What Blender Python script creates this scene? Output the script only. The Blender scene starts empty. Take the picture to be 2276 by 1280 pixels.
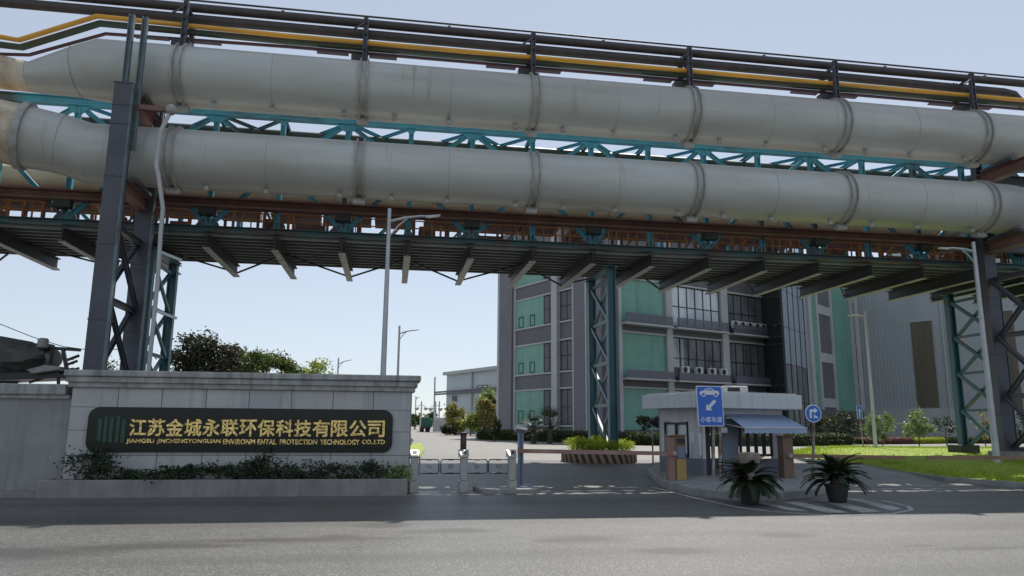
import bpy, math, random
from mathutils import Vector as V, Matrix
R_ = math.radians
random.seed(7)
S = bpy.context.scene
# ------------------------------------------------------------------ camera, world, sun
F, PITCH, ROLL, YAW, EYE = 1640., R_(10.4), R_(.45), R_(9.2), 1.8
fw = V((math.sin(YAW)*math.cos(PITCH), math.cos(YAW)*math.cos(PITCH), math.sin(PITCH)))
r0 = V((math.cos(YAW), -math.sin(YAW), 0)); u0 = r0.cross(fw)
CR = r0*math.cos(ROLL)+u0*math.sin(ROLL); CU = u0*math.cos(ROLL)-r0*math.sin(ROLL)
EYEP = V((0, 0, EYE))
cam = bpy.data.objects.new('camera', bpy.data.cameras.new('camera')); S.collection.objects.link(cam)
cam.matrix_world = Matrix((( CR.x, CU.x, -fw.x, 0), (CR.y, CU.y, -fw.y, 0), (CR.z, CU.z, -fw.z, EYE), (0, 0, 0, 1)))
cam.data.sensor_width = 36; cam.data.lens = F/2276*36; cam.data.clip_end = 6000; cam.data.clip_start = .1
S.camera = cam
SUN_EL, SUN_AZ = R_(54.4), R_(23.7)          # azimuth from +Y towards +X
w = bpy.data.worlds.new('World'); S.world = w; w.use_nodes = True
nt = w.node_tree; bg = nt.nodes['Background']; sky = nt.nodes.new('ShaderNodeTexSky')
sky.sky_type = 'NISHITA'; sky.sun_disc = False; sky.sun_elevation = SUN_EL; sky.sun_rotation = SUN_AZ
sky.air_density = 1.0; sky.dust_density = .08; sky.ozone_density = 2.8
hs = nt.nodes.new('ShaderNodeHueSaturation'); hs.inputs['Saturation'].default_value = .56   # thin white haze in the air
hz = nt.nodes.new('ShaderNodeMix'); hz.data_type = 'RGBA'; hz.inputs[0].default_value = .42; hz.inputs[7].default_value = (6.1, 7.0, 8.4, 1)
nt.links.new(sky.outputs[0], hs.inputs['Color']); nt.links.new(hs.outputs[0], hz.inputs[6]); nt.links.new(hz.outputs[2], bg.inputs[0]); bg.inputs[1].default_value = .1
sl = bpy.data.lights.new('sun', 'SUN'); sl.energy = 4.7; sl.angle = R_(.53); sl.color = (1, .95, .87)
so = bpy.data.objects.new('sun', sl); S.collection.objects.link(so)
sd = V((math.sin(SUN_AZ)*math.cos(SUN_EL), math.cos(SUN_AZ)*math.cos(SUN_EL), math.sin(SUN_EL)))
so.rotation_euler = sd.to_track_quat('Z', 'Y').to_euler()
S.view_settings.view_transform = 'Standard'; S.view_settings.look = 'None'; S.view_settings.exposure = .12; S.view_settings.gamma = 1

# ------------------------------------------------------------------ survey: photo sight lines to places on the site
def ray(u, v): return fw+CR*((u-1138)/F)+CU*((640-v)/F)
def G(u, v, z=0.):
    d = ray(u, v); return EYEP+d*((z-EYE)/d.z)
def Y(u, v, y):
    d = ray(u, v); return EYEP+d*(y/d.y)
def gz(t): return max(0., min(.44, .064*(t-20.6), .36+.0035*(t-20.6)))       # ramp up from the road, then nearly level
def GG(u, v):                                   # on the gently rising yard
    z = 0.
    for _ in range(8): z = gz(G(u, v, z).y)
    return G(u, v, z)
def onface(u, v, O, d):                         # vertical plane through O along d -> (a, z)
    r = ray(u, v); n = V((-d[1], d[0], 0)); k = (V((O[0], O[1], 0))-EYEP).dot(n)/r.dot(n); p = EYEP+r*k
    return (p.x-O[0])*d[0]+(p.y-O[1])*d[1], p.z
TP, TC1, TC2, TD1, TD2 = 25., 23.35, 26.3, 27.15, 32.2

# ------------------------------------------------------------------ materials
def mat(name, col, rough=.6, metal=0., col2=None, scale=3., amt=1., bump=0., bscale=40., spec=.5, lo=.35, hi=.7, stretch=None, detail=6., emit=None, trans=0.):
    m = bpy.data.materials.new(name); m.use_nodes = True; t = m.node_tree; N = t.nodes; L = t.links
    b = N['Principled BSDF']; b.inputs['Roughness'].default_value = rough; b.inputs['Metallic'].default_value = metal
    b.inputs['Specular IOR Level'].default_value = spec
    b.inputs['Base Color'].default_value = (*col, 1)
    tc = N.new('ShaderNodeTexCoord'); src = tc.outputs['Object']
    mp = N.new('ShaderNodeMapping'); mp.inputs['Scale'].default_value = stretch or (1, 1, 1); L.new(src, mp.inputs[0])
    m['mp'] = mp.name
    if col2:
        n = N.new('ShaderNodeTexNoise'); n.inputs['Scale'].default_value = scale; n.inputs['Detail'].default_value = detail; n.inputs['Roughness'].default_value = .62
        L.new(mp.outputs[0], n.inputs['Vector'])
        r = N.new('ShaderNodeMapRange'); r.inputs[1].default_value = lo; r.inputs[2].default_value = hi; r.inputs[4].default_value = amt
        L.new(n.outputs[0], r.inputs[0])
        x = N.new('ShaderNodeMix'); x.data_type = 'RGBA'; x.inputs[6].default_value = (*col, 1); x.inputs[7].default_value = (*col2, 1)
        L.new(r.outputs[0], x.inputs[0]); L.new(x.outputs[2], b.inputs['Base Color']); x.name = 'mix'
    if bump:
        n2 = N.new('ShaderNodeTexNoise'); n2.inputs['Scale'].default_value = bscale; n2.inputs['Detail'].default_value = 3
        L.new(src, n2.inputs['Vector']); bp = N.new('ShaderNodeBump'); bp.inputs['Strength'].default_value = bump; bp.inputs['Distance'].default_value = .02
        L.new(n2.outputs[0], bp.inputs['Height']); L.new(bp.outputs[0], b.inputs['Normal'])
    if trans:                                     # thin leaves let light through
        tr = N.new('ShaderNodeBsdfTranslucent'); ms = N.new('ShaderNodeMixShader'); ms.inputs[0].default_value = trans
        if col2: L.new(x.outputs[2], tr.inputs[0])
        else: tr.inputs[0].default_value = (*col, 1)
        L.new(b.outputs[0], ms.inputs[1]); L.new(tr.outputs[0], ms.inputs[2]); L.new(ms.outputs[0], N['Material Output'].inputs[0])
    return m
def overlay(m, build):                            # mixes one more colour over a material: build(N, L, tc) -> (factor socket, colour)
    t = m.node_tree; N = t.nodes; L = t.links; b = N['Principled BSDF']
    tc = N.new('ShaderNodeTexCoord'); fac, col = build(N, L, tc)
    x = N.new('ShaderNodeMix'); x.data_type = 'RGBA'; ol = b.inputs['Base Color'].links
    if ol: L.new(ol[0].from_socket, x.inputs[6])
    else: x.inputs[6].default_value = b.inputs['Base Color'].default_value
    x.inputs[7].default_value = (*col, 1); L.new(fac, x.inputs[0]); L.new(x.outputs[2], b.inputs['Base Color'])
def mnode(N, L, op, a, b=None, c=None):
    n = N.new('ShaderNodeMath'); n.operation = op
    for i, q in enumerate((a, b, c)):
        if q is None: continue
        if isinstance(q, (int, float)): n.inputs[i].default_value = q
        else: L.new(q, n.inputs[i])
    return n.outputs[0]
def noise(N, L, vec, scale, detail=4, stretch=(1, 1, 1)):
    mp = N.new('ShaderNodeMapping'); mp.inputs['Scale'].default_value = stretch; L.new(vec, mp.inputs[0])
    n = N.new('ShaderNodeTexNoise'); n.inputs['Scale'].default_value = scale; n.inputs['Detail'].default_value = detail; L.new(mp.outputs[0], n.inputs['Vector']); return n.outputs[0]
def ramp(N, L, v, a, b):
    r = N.new('ShaderNodeMapRange'); r.inputs[1].default_value = a; r.inputs[2].default_value = b; L.new(v, r.inputs[0]); return r.outputs[0]

K = {}
K['pipe'] = mat('grey pipe steel', (.52, .535, .515), .42, .1, (.41, .40, .365), .8, 1, .12, 6., stretch=(.25, 1, 1))
RING0 = Y(410, 165, TP).x; RSTEP = (Y(2155, 300, TP).x-RING0)/5
def rust(N, L, tc):
    sx = N.new('ShaderNodeSeparateXYZ'); L.new(tc.outputs['Object'], sx.inputs[0])
    f = mnode(N, L, 'FRACT', mnode(N, L, 'DIVIDE', mnode(N, L, 'ADD', sx.outputs[0], -RING0+RSTEP*10.5), RSTEP))
    d = mnode(N, L, 'ABSOLUTE', mnode(N, L, 'SUBTRACT', f, .5))
    near = ramp(N, L, d, .05, .0)
    n1 = ramp(N, L, noise(N, L, tc.outputs['Object'], 3., 6, (1, .3, .3)), .42, .7)
    n2 = ramp(N, L, noise(N, L, tc.outputs['Object'], 1.3, 7, (2.6, .3, .22)), .63, .76)
    n3 = ramp(N, L, noise(N, L, tc.outputs['Object'], .33, 3, (.5, 1, 1)), .5, .62)
    return mnode(N, L, 'MINIMUM', mnode(N, L, 'ADD', mnode(N, L, 'MULTIPLY', mnode(N, L, 'MULTIPLY', near, n1), .6), mnode(N, L, 'MULTIPLY', mnode(N, L, 'MULTIPLY', n2, n3), .7)), .85), (.17, .10, .05)
overlay(K['pipe'], rust)
def dirt(N, L, tc): return mnode(N, L, 'MULTIPLY', ramp(N, L, noise(N, L, tc.outputs['Object'], .9, 7, (.05, 1, 1)), .46, .7), .4), (.27, .235, .18)
overlay(K['pipe'], dirt)
K['ring'] = mat('weathered flange steel', (.42, .425, .42), .6, .1, (.29, .26, .22), 3.)
K['beige'] = mat('beige rusty pipe', (.62, .55, .43), .6, .0, (.36, .25, .16), 1.6)
K['black'] = mat('dark insulated pipe', (.045, .04, .045), .55, 0, (.08, .06, .055), 2.)
K['yellow'] = mat('yellow pipe paint', (.88, .44, .04), .45, 0, (.55, .27, .05), 1.5, stretch=(.3, 1, 1))
K['dgreen'] = mat('dark green pipe paint', (.05, .085, .06), .5, 0, (.08, .07, .05), 1.5)
K['maroon'] = mat('maroon pipe paint', (.09, .025, .04), .5, 0, (.05, .03, .03), 2.)
K['steel'] = mat('grey blue column paint', (.085, .09, .115), .5, .1, (.06, .06, .07), 1.2, bump=.1, bscale=5)
K['steel2'] = mat('grey teal post paint', (.15, .22, .25), .5, .1, (.10, .11, .11), 2.)
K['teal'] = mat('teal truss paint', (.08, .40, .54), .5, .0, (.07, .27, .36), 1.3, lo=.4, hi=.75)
def rust2(N, L, tc): return mnode(N, L, 'MULTIPLY', ramp(N, L, noise(N, L, tc.outputs['Object'], .35, 6), .52, .62), .75), (.085, .05, .04)
overlay(K['teal'], rust2)
K['tealshade'] = mat('shaded rusty teal', (.035, .11, .13), .55, 0, (.09, .055, .05), .8, lo=.42, hi=.6)  # rust, plus the shade at the bottom chord put into the dark base
K['tealclean'] = mat('teal trestle paint', (.035, .12, .15), .45, 0, (.03, .085, .10), 1.)
K['deck'] = mat('dark deck sheet', (.035, .042, .042), .6, .1, (.035, .035, .035), .7)
K['purlin'] = mat('purlin steel', (.24, .26, .255), .5, 0, (.14, .145, .14), .8)
K['beamgrey'] = mat('cross beam galvanised', (.33, .345, .335), .5, 0, (.23, .225, .21), .9)
K['brown'] = mat('rust brown beam', (.22, .12, .10), .65, 0, (.14, .075, .065), 1.5)
K['orange'] = mat('orange railing paint', (.50, .20, .05), .55, 0, (.26, .10, .04), 2.)
K['cream'] = mat('cream duct', (.75, .69, .52), .6, 0, (.6, .54, .4), 1.)
K['lamp'] = mat('galvanised lamp pole', (.50, .52, .54), .4, .35, (.38, .39, .4), 2.)
K['lampglass'] = mat('lamp lens', (.75, .76, .75), .2)
K['concrete'] = mat('concrete', (.30, .29, .27), .85, 0, (.20, .19, .18), 1.6, bump=.2, bscale=30)
K['capstone'] = mat('weathered cap stone', (.43, .43, .41), .8, 0, (.26, .26, .25), 2.2, bump=.15, bscale=25, stretch=(1.6, 1.6, .4))
K['lowwall'] = mat('rendered wall', (.34, .335, .32), .85, 0, (.25, .25, .24), 1.2, bump=.1, bscale=30)
K['tile'] = mat('granite facing tile', (.55, .53, .505), .55, 0, (.44, .43, .41), 1.1, bump=.04, bscale=60)
def streaks(amount, lo=.5):
    def f(N, L, tc):
        st = ramp(N, L, noise(N, L, tc.outputs['Object'], 2.4, 6, (2.6, 2.6, .2)), lo, .74); return mnode(N, L, 'MULTIPLY', st, amount), (.13, .13, .12)
    return f
def slabtone(N, L, tc):
    sx = N.new('ShaderNodeSeparateXYZ'); L.new(tc.outputs['Object'], sx.inputs[0]); wn = N.new('ShaderNodeTexWhiteNoise'); wn.noise_dimensions = '2D'; cb = N.new('ShaderNodeCombineXYZ')
    L.new(mnode(N, L, 'FLOOR', mnode(N, L, 'DIVIDE', sx.outputs[0], 1.03)), cb.inputs[0]); L.new(mnode(N, L, 'FLOOR', mnode(N, L, 'DIVIDE', sx.outputs[2], .53)), cb.inputs[1]); L.new(cb.outputs[0], wn.inputs[0])
    return mnode(N, L, 'MULTIPLY', wn.outputs[0], .4), (.30, .31, .34)
K['joint'] = mat('tile joint', (.08, .08, .085), .9)
K['panel'] = mat('polished black granite', (.008, .014, .013), .16, 0, spec=.28)
K['gold'] = mat('gold lettering', (.92, .68, .26), .22, .85, (.55, .38, .14), 9., bump=.9, bscale=14.)
K['logogreen'] = mat('green emblem bars', (.012, .06, .035), .35)
K['stainless'] = mat('brushed stainless', (.42, .41, .39), .35, .7, (.33, .32, .3), 6.)
K['gatedark'] = mat('dark gate tube', (.05, .045, .045), .35, .5)
K['white'] = mat('white paint', (.72, .72, .70), .5, 0, (.58, .57, .54), 2.)
K['clear'] = mat('acrylic gate leaf', (.8, .82, .82), .05); K['clear'].node_tree.nodes['Principled BSDF'].inputs['Alpha'].default_value = .05
K['bluesteel'] = mat('blue grey pole', (.17, .22, .30), .45, .2)
K['blackplastic'] = mat('black plastic', (.02, .02, .022), .4)
K['blue'] = mat('blue sign face', (.03, .15, .60), .4, 0, (.03, .13, .52), 2.)
K['signwhite'] = mat('white sign legend', (.72, .74, .78), .4)
K['signback'] = mat('aluminium sign back', (.45, .46, .47), .4, .5)
K['rustpole'] = mat('rusting pole', (.34, .33, .32), .6, .1, (.18, .08, .05), 2., lo=.4, hi=.6)
K['cabinet'] = mat('orange barrier cabinet', (.20, .13, .09), .5, 0, (.15, .095, .065), 1.5)
K['cabyellow'] = mat('yellow cabinet panel', (.46, .31, .10), .5, 0, (.38, .25, .09), 2.)
K['boom'] = mat('faded red boom', (.28, .13, .10), .5, 0, (.36, .26, .22), 1.2, stretch=(1, .1, .1))
K['boom2'] = mat('faded orange boom', (.30, .17, .09), .5, 0, (.22, .12, .08), 1.2)
K['booth'] = mat('booth wall panel', (.62, .61, .64), .6, 0, (.53, .52, .55), 1.2)
K['boothlow'] = mat('booth lower panel', (.17, .19, .23), .6, 0, (.13, .14, .17), 1.5)
K['boothroof'] = mat('booth fascia', (.55, .58, .60), .45, 0, (.48, .51, .53), .9)
K['awning'] = mat('blue awning cloth', (.44, .54, .74), .8, 0, (.37, .47, .66), 3., trans=.25)
K['bwall'] = mat('dark grey cladding', (.175, .17, .19), .6, 0, (.15, .145, .165), .4)
K['bband'] = mat('charcoal cladding band', (.15, .142, .16), .6, 0, (.125, .12, .135), .5)
K['bgreen'] = mat('green cladding panel', (.19, .40, .32), .5, 0, (.155, .34, .265), .25)
K['bpale'] = mat('pale grey pilaster', (.47, .48, .48), .6, 0, (.40, .41, .41), .6)
K['glasspale'] = mat('tower glass with reflection tone', (.42, .50, .56), .08, .2, (.30, .36, .41), .5, spec=.9, stretch=(1, 1, .4))  # reflection on the right tower face put into the pale colour
K['glassdark'] = mat('dark tower glass', (.03, .032, .035), .04, 0, spec=.8)
K['glass'] = mat('window glass', (.36, .38, .40), .03, .42, (.10, .10, .11), .7, spec=.9, stretch=(1, 1, .35))
K['glass2'] = mat('window glass with reflection tone', (.68, .72, .76), .06, 0, (.34, .37, .40), .5, spec=.9, stretch=(1, 1, .2))  # pale colour stands in for curtains and reflections in the panes
K['frame'] = mat('black window frame', (.02, .022, .028), .5)
def cladjoint(N, L, tc):
    sx = N.new('ShaderNodeSeparateXYZ'); L.new(tc.outputs['Object'], sx.inputs[0]); fs_ = []
    for dx, dy, per in ((-.391, .921, 1.5), (.921, .391, 1.5)):
        a = mnode(N, L, 'ADD', mnode(N, L, 'MULTIPLY', sx.outputs[0], dx), mnode(N, L, 'MULTIPLY', sx.outputs[1], dy))
        fs_.append(mnode(N, L, 'FRACT', mnode(N, L, 'ADD', mnode(N, L, 'DIVIDE', a, per), 40.5)))
    fs_.append(mnode(N, L, 'FRACT', mnode(N, L, 'ADD', mnode(N, L, 'DIVIDE', sx.outputs[2], 1.1), 20.2))); acc = fs_[0]
    for f in fs_[1:]: acc = mnode(N, L, 'MINIMUM', acc, f)
    st = ramp(N, L, noise(N, L, tc.outputs['Object'], 1.6, 5, (1, 1, .12)), .52, .75)
    return mnode(N, L, 'MAXIMUM', mnode(N, L, 'MULTIPLY', mnode(N, L, 'LESS_THAN', acc, .022), .5), mnode(N, L, 'MULTIPLY', st, .3)), (.06, .075, .075)
K['louvre'] = mat('grey louvre', (.15, .15, .18), .5, .2)
K['hall'] = mat('grey hall sheet', (.41, .43, .445), .45, 0, (.355, .375, .39), .25)
def ribs(N, L, tc):
    wv = N.new('ShaderNodeTexWave'); wv.bands_direction = 'X'; wv.inputs['Scale'].default_value = 1.; L.new(tc.outputs['Object'], wv.inputs[0]); return wv
K['lowbldg'] = mat('pale blue grey hall', (.50, .55, .58), .6, 0, (.43, .48, .51), .3)
K['halldoor'] = mat('brown hall window strip', (.16, .135, .09), .4, 0, (.11, .095, .07), 1., stretch=(4, 4, .1))
K['bark'] = mat('bark', (.10, .075, .05), .9, 0, (.06, .045, .03), 8.)
def leafmat(n, a, b, sc=.9, tr=.35): return mat(n, a, .5, 0, b, sc, spec=.3, trans=tr, lo=.38, hi=.62)
K['leafdark'] = leafmat('dark leaves', (.022, .038, .018), (.075, .085, .03))
K['leafpurple'] = leafmat('purple leaves', (.05, .035, .04), (.05, .075, .03))
K['leafyel'] = leafmat('yellow green leaves', (.26, .33, .07), (.36, .42, .09))
K['leafmid'] = leafmat('mid green leaves', (.06, .10, .025), (.13, .16, .04))
K['leaforange'] = leafmat('orange green leaves', (.38, .27, .10), (.24, .30, .08), 1.4)
K['leafpale'] = leafmat('pale green leaves', (.28, .36, .13), (.16, .24, .08), 1.6)
K['leafhedge'] = leafmat('hedge leaves', (.035, .055, .02), (.07, .10, .03), 2.)
K['leafpink'] = leafmat('pink flowers', (.30, .12, .15), (.20, .14, .08), 3.)
K['leaflime'] = leafmat('lime shrub leaves', (.46, .50, .04), (.28, .38, .04), 4., .5)
K['leafwall'] = leafmat('shade shrub leaves', (.03, .05, .022), (.06, .085, .04), 3., .25)
K['frond'] = leafmat('cycad leaves', (.02, .034, .016), (.038, .052, .022), 3., .12)
K['pot'] = mat('dark pot', (.03, .028, .026), .6, 0, (.02, .018, .018), 4.)
K['stump'] = mat('pale stump bark', (.33, .28, .25), .9, 0, (.16, .11, .09), 9., bump=.5, bscale=20)
K['tarp'] = mat('dark grey green tarp', (.10, .105, .095), .7, 0, (.05, .05, .045), 1.8, bump=.4, bscale=4)
K['drum'] = mat('grey drum end', (.34, .35, .34), .5, .2, (.22, .21, .2), 3.)
K['truckgreen'] = mat('green truck paint', (.04, .16, .10), .4, 0, (.03, .11, .07), 2.)
K['tyre'] = mat('tyre rubber', (.02, .02, .02), .8)

overlay(K['tile'], slabtone); overlay(K['tile'], streaks(.35, .54)); overlay(K['capstone'], streaks(.75, .46)); overlay(K['lowwall'], streaks(.4)); overlay(K['concrete'], streaks(.4)); overlay(K['booth'], streaks(.3, .52)); overlay(K['boothroof'], streaks(.3, .52))
for n_ in ('bgreen', 'bband', 'bwall'): overlay(K[n_], cladjoint)
def peel(N, L, tc): return mnode(N, L, 'MULTIPLY', ramp(N, L, noise(N, L, tc.outputs['Object'], 2.2, 7, (1, 1, .35)), .6, .68), .8), (.12, .06, .035)
for n_ in ('steel', 'steel2', 'beamgrey', 'tealclean', 'cabinet'): overlay(K[n_], peel)
asph = mat('asphalt', (.088, .087, .083), .48, 0, (.122, .12, .115), .35, 1, .3, 60., spec=.5)
def grain(N, L, tc):
    v = N.new('ShaderNodeTexVoronoi'); v.inputs['Scale'].default_value = 55.; L.new(tc.outputs['Object'], v.inputs['Vector'])
    s = N.new('ShaderNodeSeparateColor'); L.new(v.outputs['Color'], s.inputs[0]); return mnode(N, L, 'MULTIPLY', ramp(N, L, s.outputs[0], .5, .8), .5), (.06, .07, .067)
overlay(asph, grain)
def grain2(N, L, tc):
    v = N.new('ShaderNodeTexVoronoi'); v.inputs['Scale'].default_value = 63.; L.new(tc.outputs['Object'], v.inputs['Vector'])
    s = N.new('ShaderNodeSeparateColor'); L.new(v.outputs['Color'], s.inputs[0]); return mnode(N, L, 'MULTIPLY', ramp(N, L, s.outputs[1], .8, .9), .55), (.40, .39, .37)
overlay(asph, grain2)
def oil(N, L, tc): return mnode(N, L, 'MULTIPLY', ramp(N, L, noise(N, L, tc.outputs['Object'], .28, 5, (.22, 1.6, 1)), .55, .72), .5), (.045, .044, .042)
overlay(asph, oil)
def spills(N, L, tc):                             # dried spills and a dragged tyre track with ragged outlines
    sx = N.new('ShaderNodeSeparateXYZ'); L.new(tc.outputs['Object'], sx.inputs[0]); nz = noise(N, L, tc.outputs['Object'], 1.7, 6, (.6, 1.4, 1)); acc = None
    for u, v, rx, ry in ((745, 1197, .42, .36), (848, 1168, .5, .34), (1000, 1180, .8, .3), (2050, 1213, .3, .1), (2160, 1219, .9, .12), (1290, 1200, .7, .4), (60, 1230, 1.1, .55), (300, 1216, 1.7, .3), (640, 1200, 1.8, .22), (1500, 1225, .6, .3), (1750, 1190, .5, .3)):
        p = G(u, v)
        dx = mnode(N, L, 'DIVIDE', mnode(N, L, 'SUBTRACT', sx.outputs[0], p.x), rx); dy = mnode(N, L, 'DIVIDE', mnode(N, L, 'SUBTRACT', sx.outputs[1], p.y), ry)
        e = mnode(N, L, 'ADD', mnode(N, L, 'MULTIPLY', dx, dx), mnode(N, L, 'MULTIPLY', dy, dy)); acc = e if acc is None else mnode(N, L, 'MINIMUM', acc, e)
    k = mnode(N, L, 'ADD', acc, mnode(N, L, 'MULTIPLY', mnode(N, L, 'SUBTRACT', nz, .5), 2.6)); return mnode(N, L, 'MULTIPLY', ramp(N, L, k, 1.5, .2), .8), (.045, .044, .042)
overlay(asph, spills)
def wear(N, L, tc):                               # long wheel tracks along the road and a few hairline cracks
    tr_ = mnode(N, L, 'MULTIPLY', ramp(N, L, noise(N, L, tc.outputs['Object'], .8, 4, (.04, 1.1, 1)), .48, .66), .38)
    v = N.new('ShaderNodeTexVoronoi'); v.feature = 'DISTANCE_TO_EDGE'; v.inputs['Scale'].default_value = .22
    wp = N.new('ShaderNodeVectorMath'); wp.operation = 'ADD'; nz = N.new('ShaderNodeTexNoise'); nz.inputs['Scale'].default_value = 1.2; nz.inputs['Detail'].default_value = 5
    L.new(tc.outputs['Object'], nz.inputs['Vector']); L.new(tc.outputs['Object'], wp.inputs[0]); L.new(nz.outputs['Color'], wp.inputs[1]); L.new(wp.outputs[0], v.inputs['Vector'])
    cr = mnode(N, L, 'MULTIPLY', ramp(N, L, v.outputs['Distance'], .006, .002), ramp(N, L, noise(N, L, tc.outputs['Object'], .15, 3), .48, .56))
    return mnode(N, L, 'MAXIMUM', tr_, mnode(N, L, 'MULTIPLY', cr, .7)), (.05, .05, .048)
overlay(asph, wear)
K['asphalt'] = asph
K['drive'] = mat('concrete driveway', (.21, .198, .182), .65, 0, (.165, .157, .147), .25, 1, .3, 25.)
def joints(N, L, tc):
    b = N.new('ShaderNodeTexBrick'); b.offset = 0; b.inputs['Scale'].default_value = .2; b.inputs['Mortar Size'].default_value = .004; b.inputs['Brick Width'].default_value = 1.; b.inputs['Row Height'].default_value = .9
    L.new(tc.outputs['Object'], b.inputs[0]); return mnode(N, L, 'MULTIPLY', b.outputs['Fac'], .6), (.09, .085, .08)
overlay(K['drive'], joints)
K['earth'] = mat('far ground', (.16, .17, .09), .9, 0, (.10, .13, .05), .05)
K['grass'] = mat('lawn', (.22, .31, .02), .8, 0, (.31, .37, .03), 1.2, bump=.6, bscale=30)
K['blade'] = mat('grass blades', (.34, .45, .03), .6, 0, (.24, .34, .03), 1.5, trans=.4)
K['paint'] = mat('worn road paint', (.40, .40, .38), .7, 0, (.22, .22, .21), 3., lo=.45, hi=.7)
K['kerb'] = mat('kerb stone', (.30, .30, .29), .8, 0, (.20, .20, .19), 3.)
K['hazard'] = mat('hazard striped kerb', (.30, .20, .13), .8)
def stripes(N, L, tc):
    sx = N.new('ShaderNodeSeparateXYZ'); L.new(tc.outputs['Object'], sx.inputs[0])
    an = mnode(N, L, 'ARCTAN2', sx.outputs[1], sx.outputs[0])
    f = mnode(N, L, 'FRACT', mnode(N, L, 'ADD', mnode(N, L, 'MULTIPLY', an, 5.1), mnode(N, L, 'MULTIPLY', sx.outputs[2], 1.4)))
    return ramp(N, L, f, .48, .52), (.05, .04, .04)
overlay(K['hazard'], stripes)

# ------------------------------------------------------------------ mesh helpers
class MB:
    def __init__(s): s.v = []; s.f = []; s.m = []; s.k = 0
    def add(s, vs, fs):
        o = len(s.v); s.v += [tuple(p) for p in vs]; s.f += [[i+o for i in f] for f in fs]; s.m += [s.k]*len(fs); return s
    def box(s, x0, y0, z0, x1, y1, z1):
        return s.add([(x0, y0, z0), (x1, y0, z0), (x1, y1, z0), (x0, y1, z0), (x0, y0, z1), (x1, y0, z1), (x1, y1, z1), (x0, y1, z1)],
                     [(0, 3, 2, 1), (4, 5, 6, 7), (0, 1, 5, 4), (1, 2, 6, 5), (2, 3, 7, 6), (3, 0, 4, 7)])
    def obox(s, c, a, b, d):                     # centre and three half axes
        c, a, b, d = V(c), V(a), V(b), V(d)
        return s.add([c-a-b-d, c+a-b-d, c+a+b-d, c-a+b-d, c-a-b+d, c+a-b+d, c+a+b+d, c-a+b+d],
                     [(0, 3, 2, 1), (4, 5, 6, 7), (0, 1, 5, 4), (1, 2, 6, 5), (2, 3, 7, 6), (3, 0, 4, 7)])
    def frame3(s, p, q, up):
        p, q = V(p), V(q); d = (q-p).normalized(); up = V(up)
        if abs(d.dot(up)) > .98: up = V((0, 1, 0)) if abs(d.y) < .9 else V((1, 0, 0))
        x = d.cross(up).normalized(); return d, x, x.cross(d).normalized()
    def bar(s, p, q, w, h, up=(0, 0, 1)):
        d, x, z = s.frame3(p, q, up); p, q = V(p), V(q)
        return s.obox((p+q)/2, (q-p)/2, x*w/2, z*h/2)
    def ibeam(s, p, q, b, h, t=.03, up=(0, 0, 1)):
        d, x, z = s.frame3(p, q, up); p, q = V(p), V(q); c = (p+q)/2; a = (q-p)/2
        s.obox(c+z*(h/2-t/2), a, x*b/2, z*t/2); s.obox(c-z*(h/2-t/2), a, x*b/2, z*t/2)
        return s.obox(c, a, x*t*.35, z*(h/2-t))
    def tube(s, pts, r, n=10, caps=True):
        pts = [V(p) for p in pts]; rs = r if isinstance(r, (list, tuple)) else [r]*len(pts); o = len(s.v); vs = []; fs = []
        x = None
        for i, p in enumerate(pts):
            d = (pts[min(i+1, len(pts)-1)]-pts[max(i-1, 0)]).normalized()
            if x is None: x = d.cross(V((0, 0, 1)) if abs(d.z) < .95 else V((0, 1, 0))).normalized()
            x = (x-d*x.dot(d)).normalized(); z = d.cross(x); rr = rs[i]
            if 0 < i < len(pts)-1:
                c = (pts[i+1]-p).normalized().dot((p-pts[i-1]).normalized())
            for k in range(n):
                an = 2*math.pi*k/n; vs.append(p+(x*math.cos(an)+z*math.sin(an))*rr)
        for i in range(len(pts)-1):
            for k in range(n): fs.append((i*n+k, i*n+(k+1) % n, (i+1)*n+(k+1) % n, (i+1)*n+k))
        if caps: fs.append(tuple(range(n-1, -1, -1))); fs.append(tuple((len(pts)-1)*n+k for k in range(n)))
        return s.add(vs, fs)
    def lathe(s, c, prof, n=16, axis=None):       # prof (r, h) up from c
        c = V(c); zz = V(axis or (0, 0, 1)).normalized(); xx = zz.orthogonal().normalized(); yy = zz.cross(xx); vs = []; fs = []
        for r, h in prof:
            for k in range(n):
                an = 2*math.pi*k/n; vs.append(c+zz*h+(xx*math.cos(an)+yy*math.sin(an))*max(r, .0005))
        for i in range(len(prof)-1):
            for k in range(n): fs.append((i*n+k, i*n+(k+1) % n, (i+1)*n+(k+1) % n, (i+1)*n+k))
        fs.append(tuple(range(n-1, -1, -1))); fs.append(tuple((len(prof)-1)*n+k for k in range(n)))
        return s.add(vs, fs)
    def prism(s, poly, z0, z1):
        n = len(poly); f0 = (lambda p: z0(p) if callable(z0) else z0); f1 = (lambda p: z1(p) if callable(z1) else z1)
        return s.add([(p[0], p[1], f0(p)) for p in poly]+[(p[0], p[1], f1(p)) for p in poly],
                     [tuple(range(n-1, -1, -1)), tuple(range(n, 2*n))]+[(i, (i+1) % n, n+(i+1) % n, n+i) for i in range(n)])
    def slab(s, poly, o, ax, ay, n, d0, d1):      # polygon drawn in the plane (ax, ay) at o, between depths d0 and d1 along n
        o, ax, ay, n = V(o), V(ax), V(ay), V(n); k = len(poly)
        a = [o+ax*p[0]+ay*p[1] for p in poly]
        return s.add([p+n*d0 for p in a]+[p+n*d1 for p in a], [tuple(range(k-1, -1, -1)), tuple(range(k, 2*k))]+[(i, (i+1) % k, k+(i+1) % k, k+i) for i in range(k)])
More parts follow.
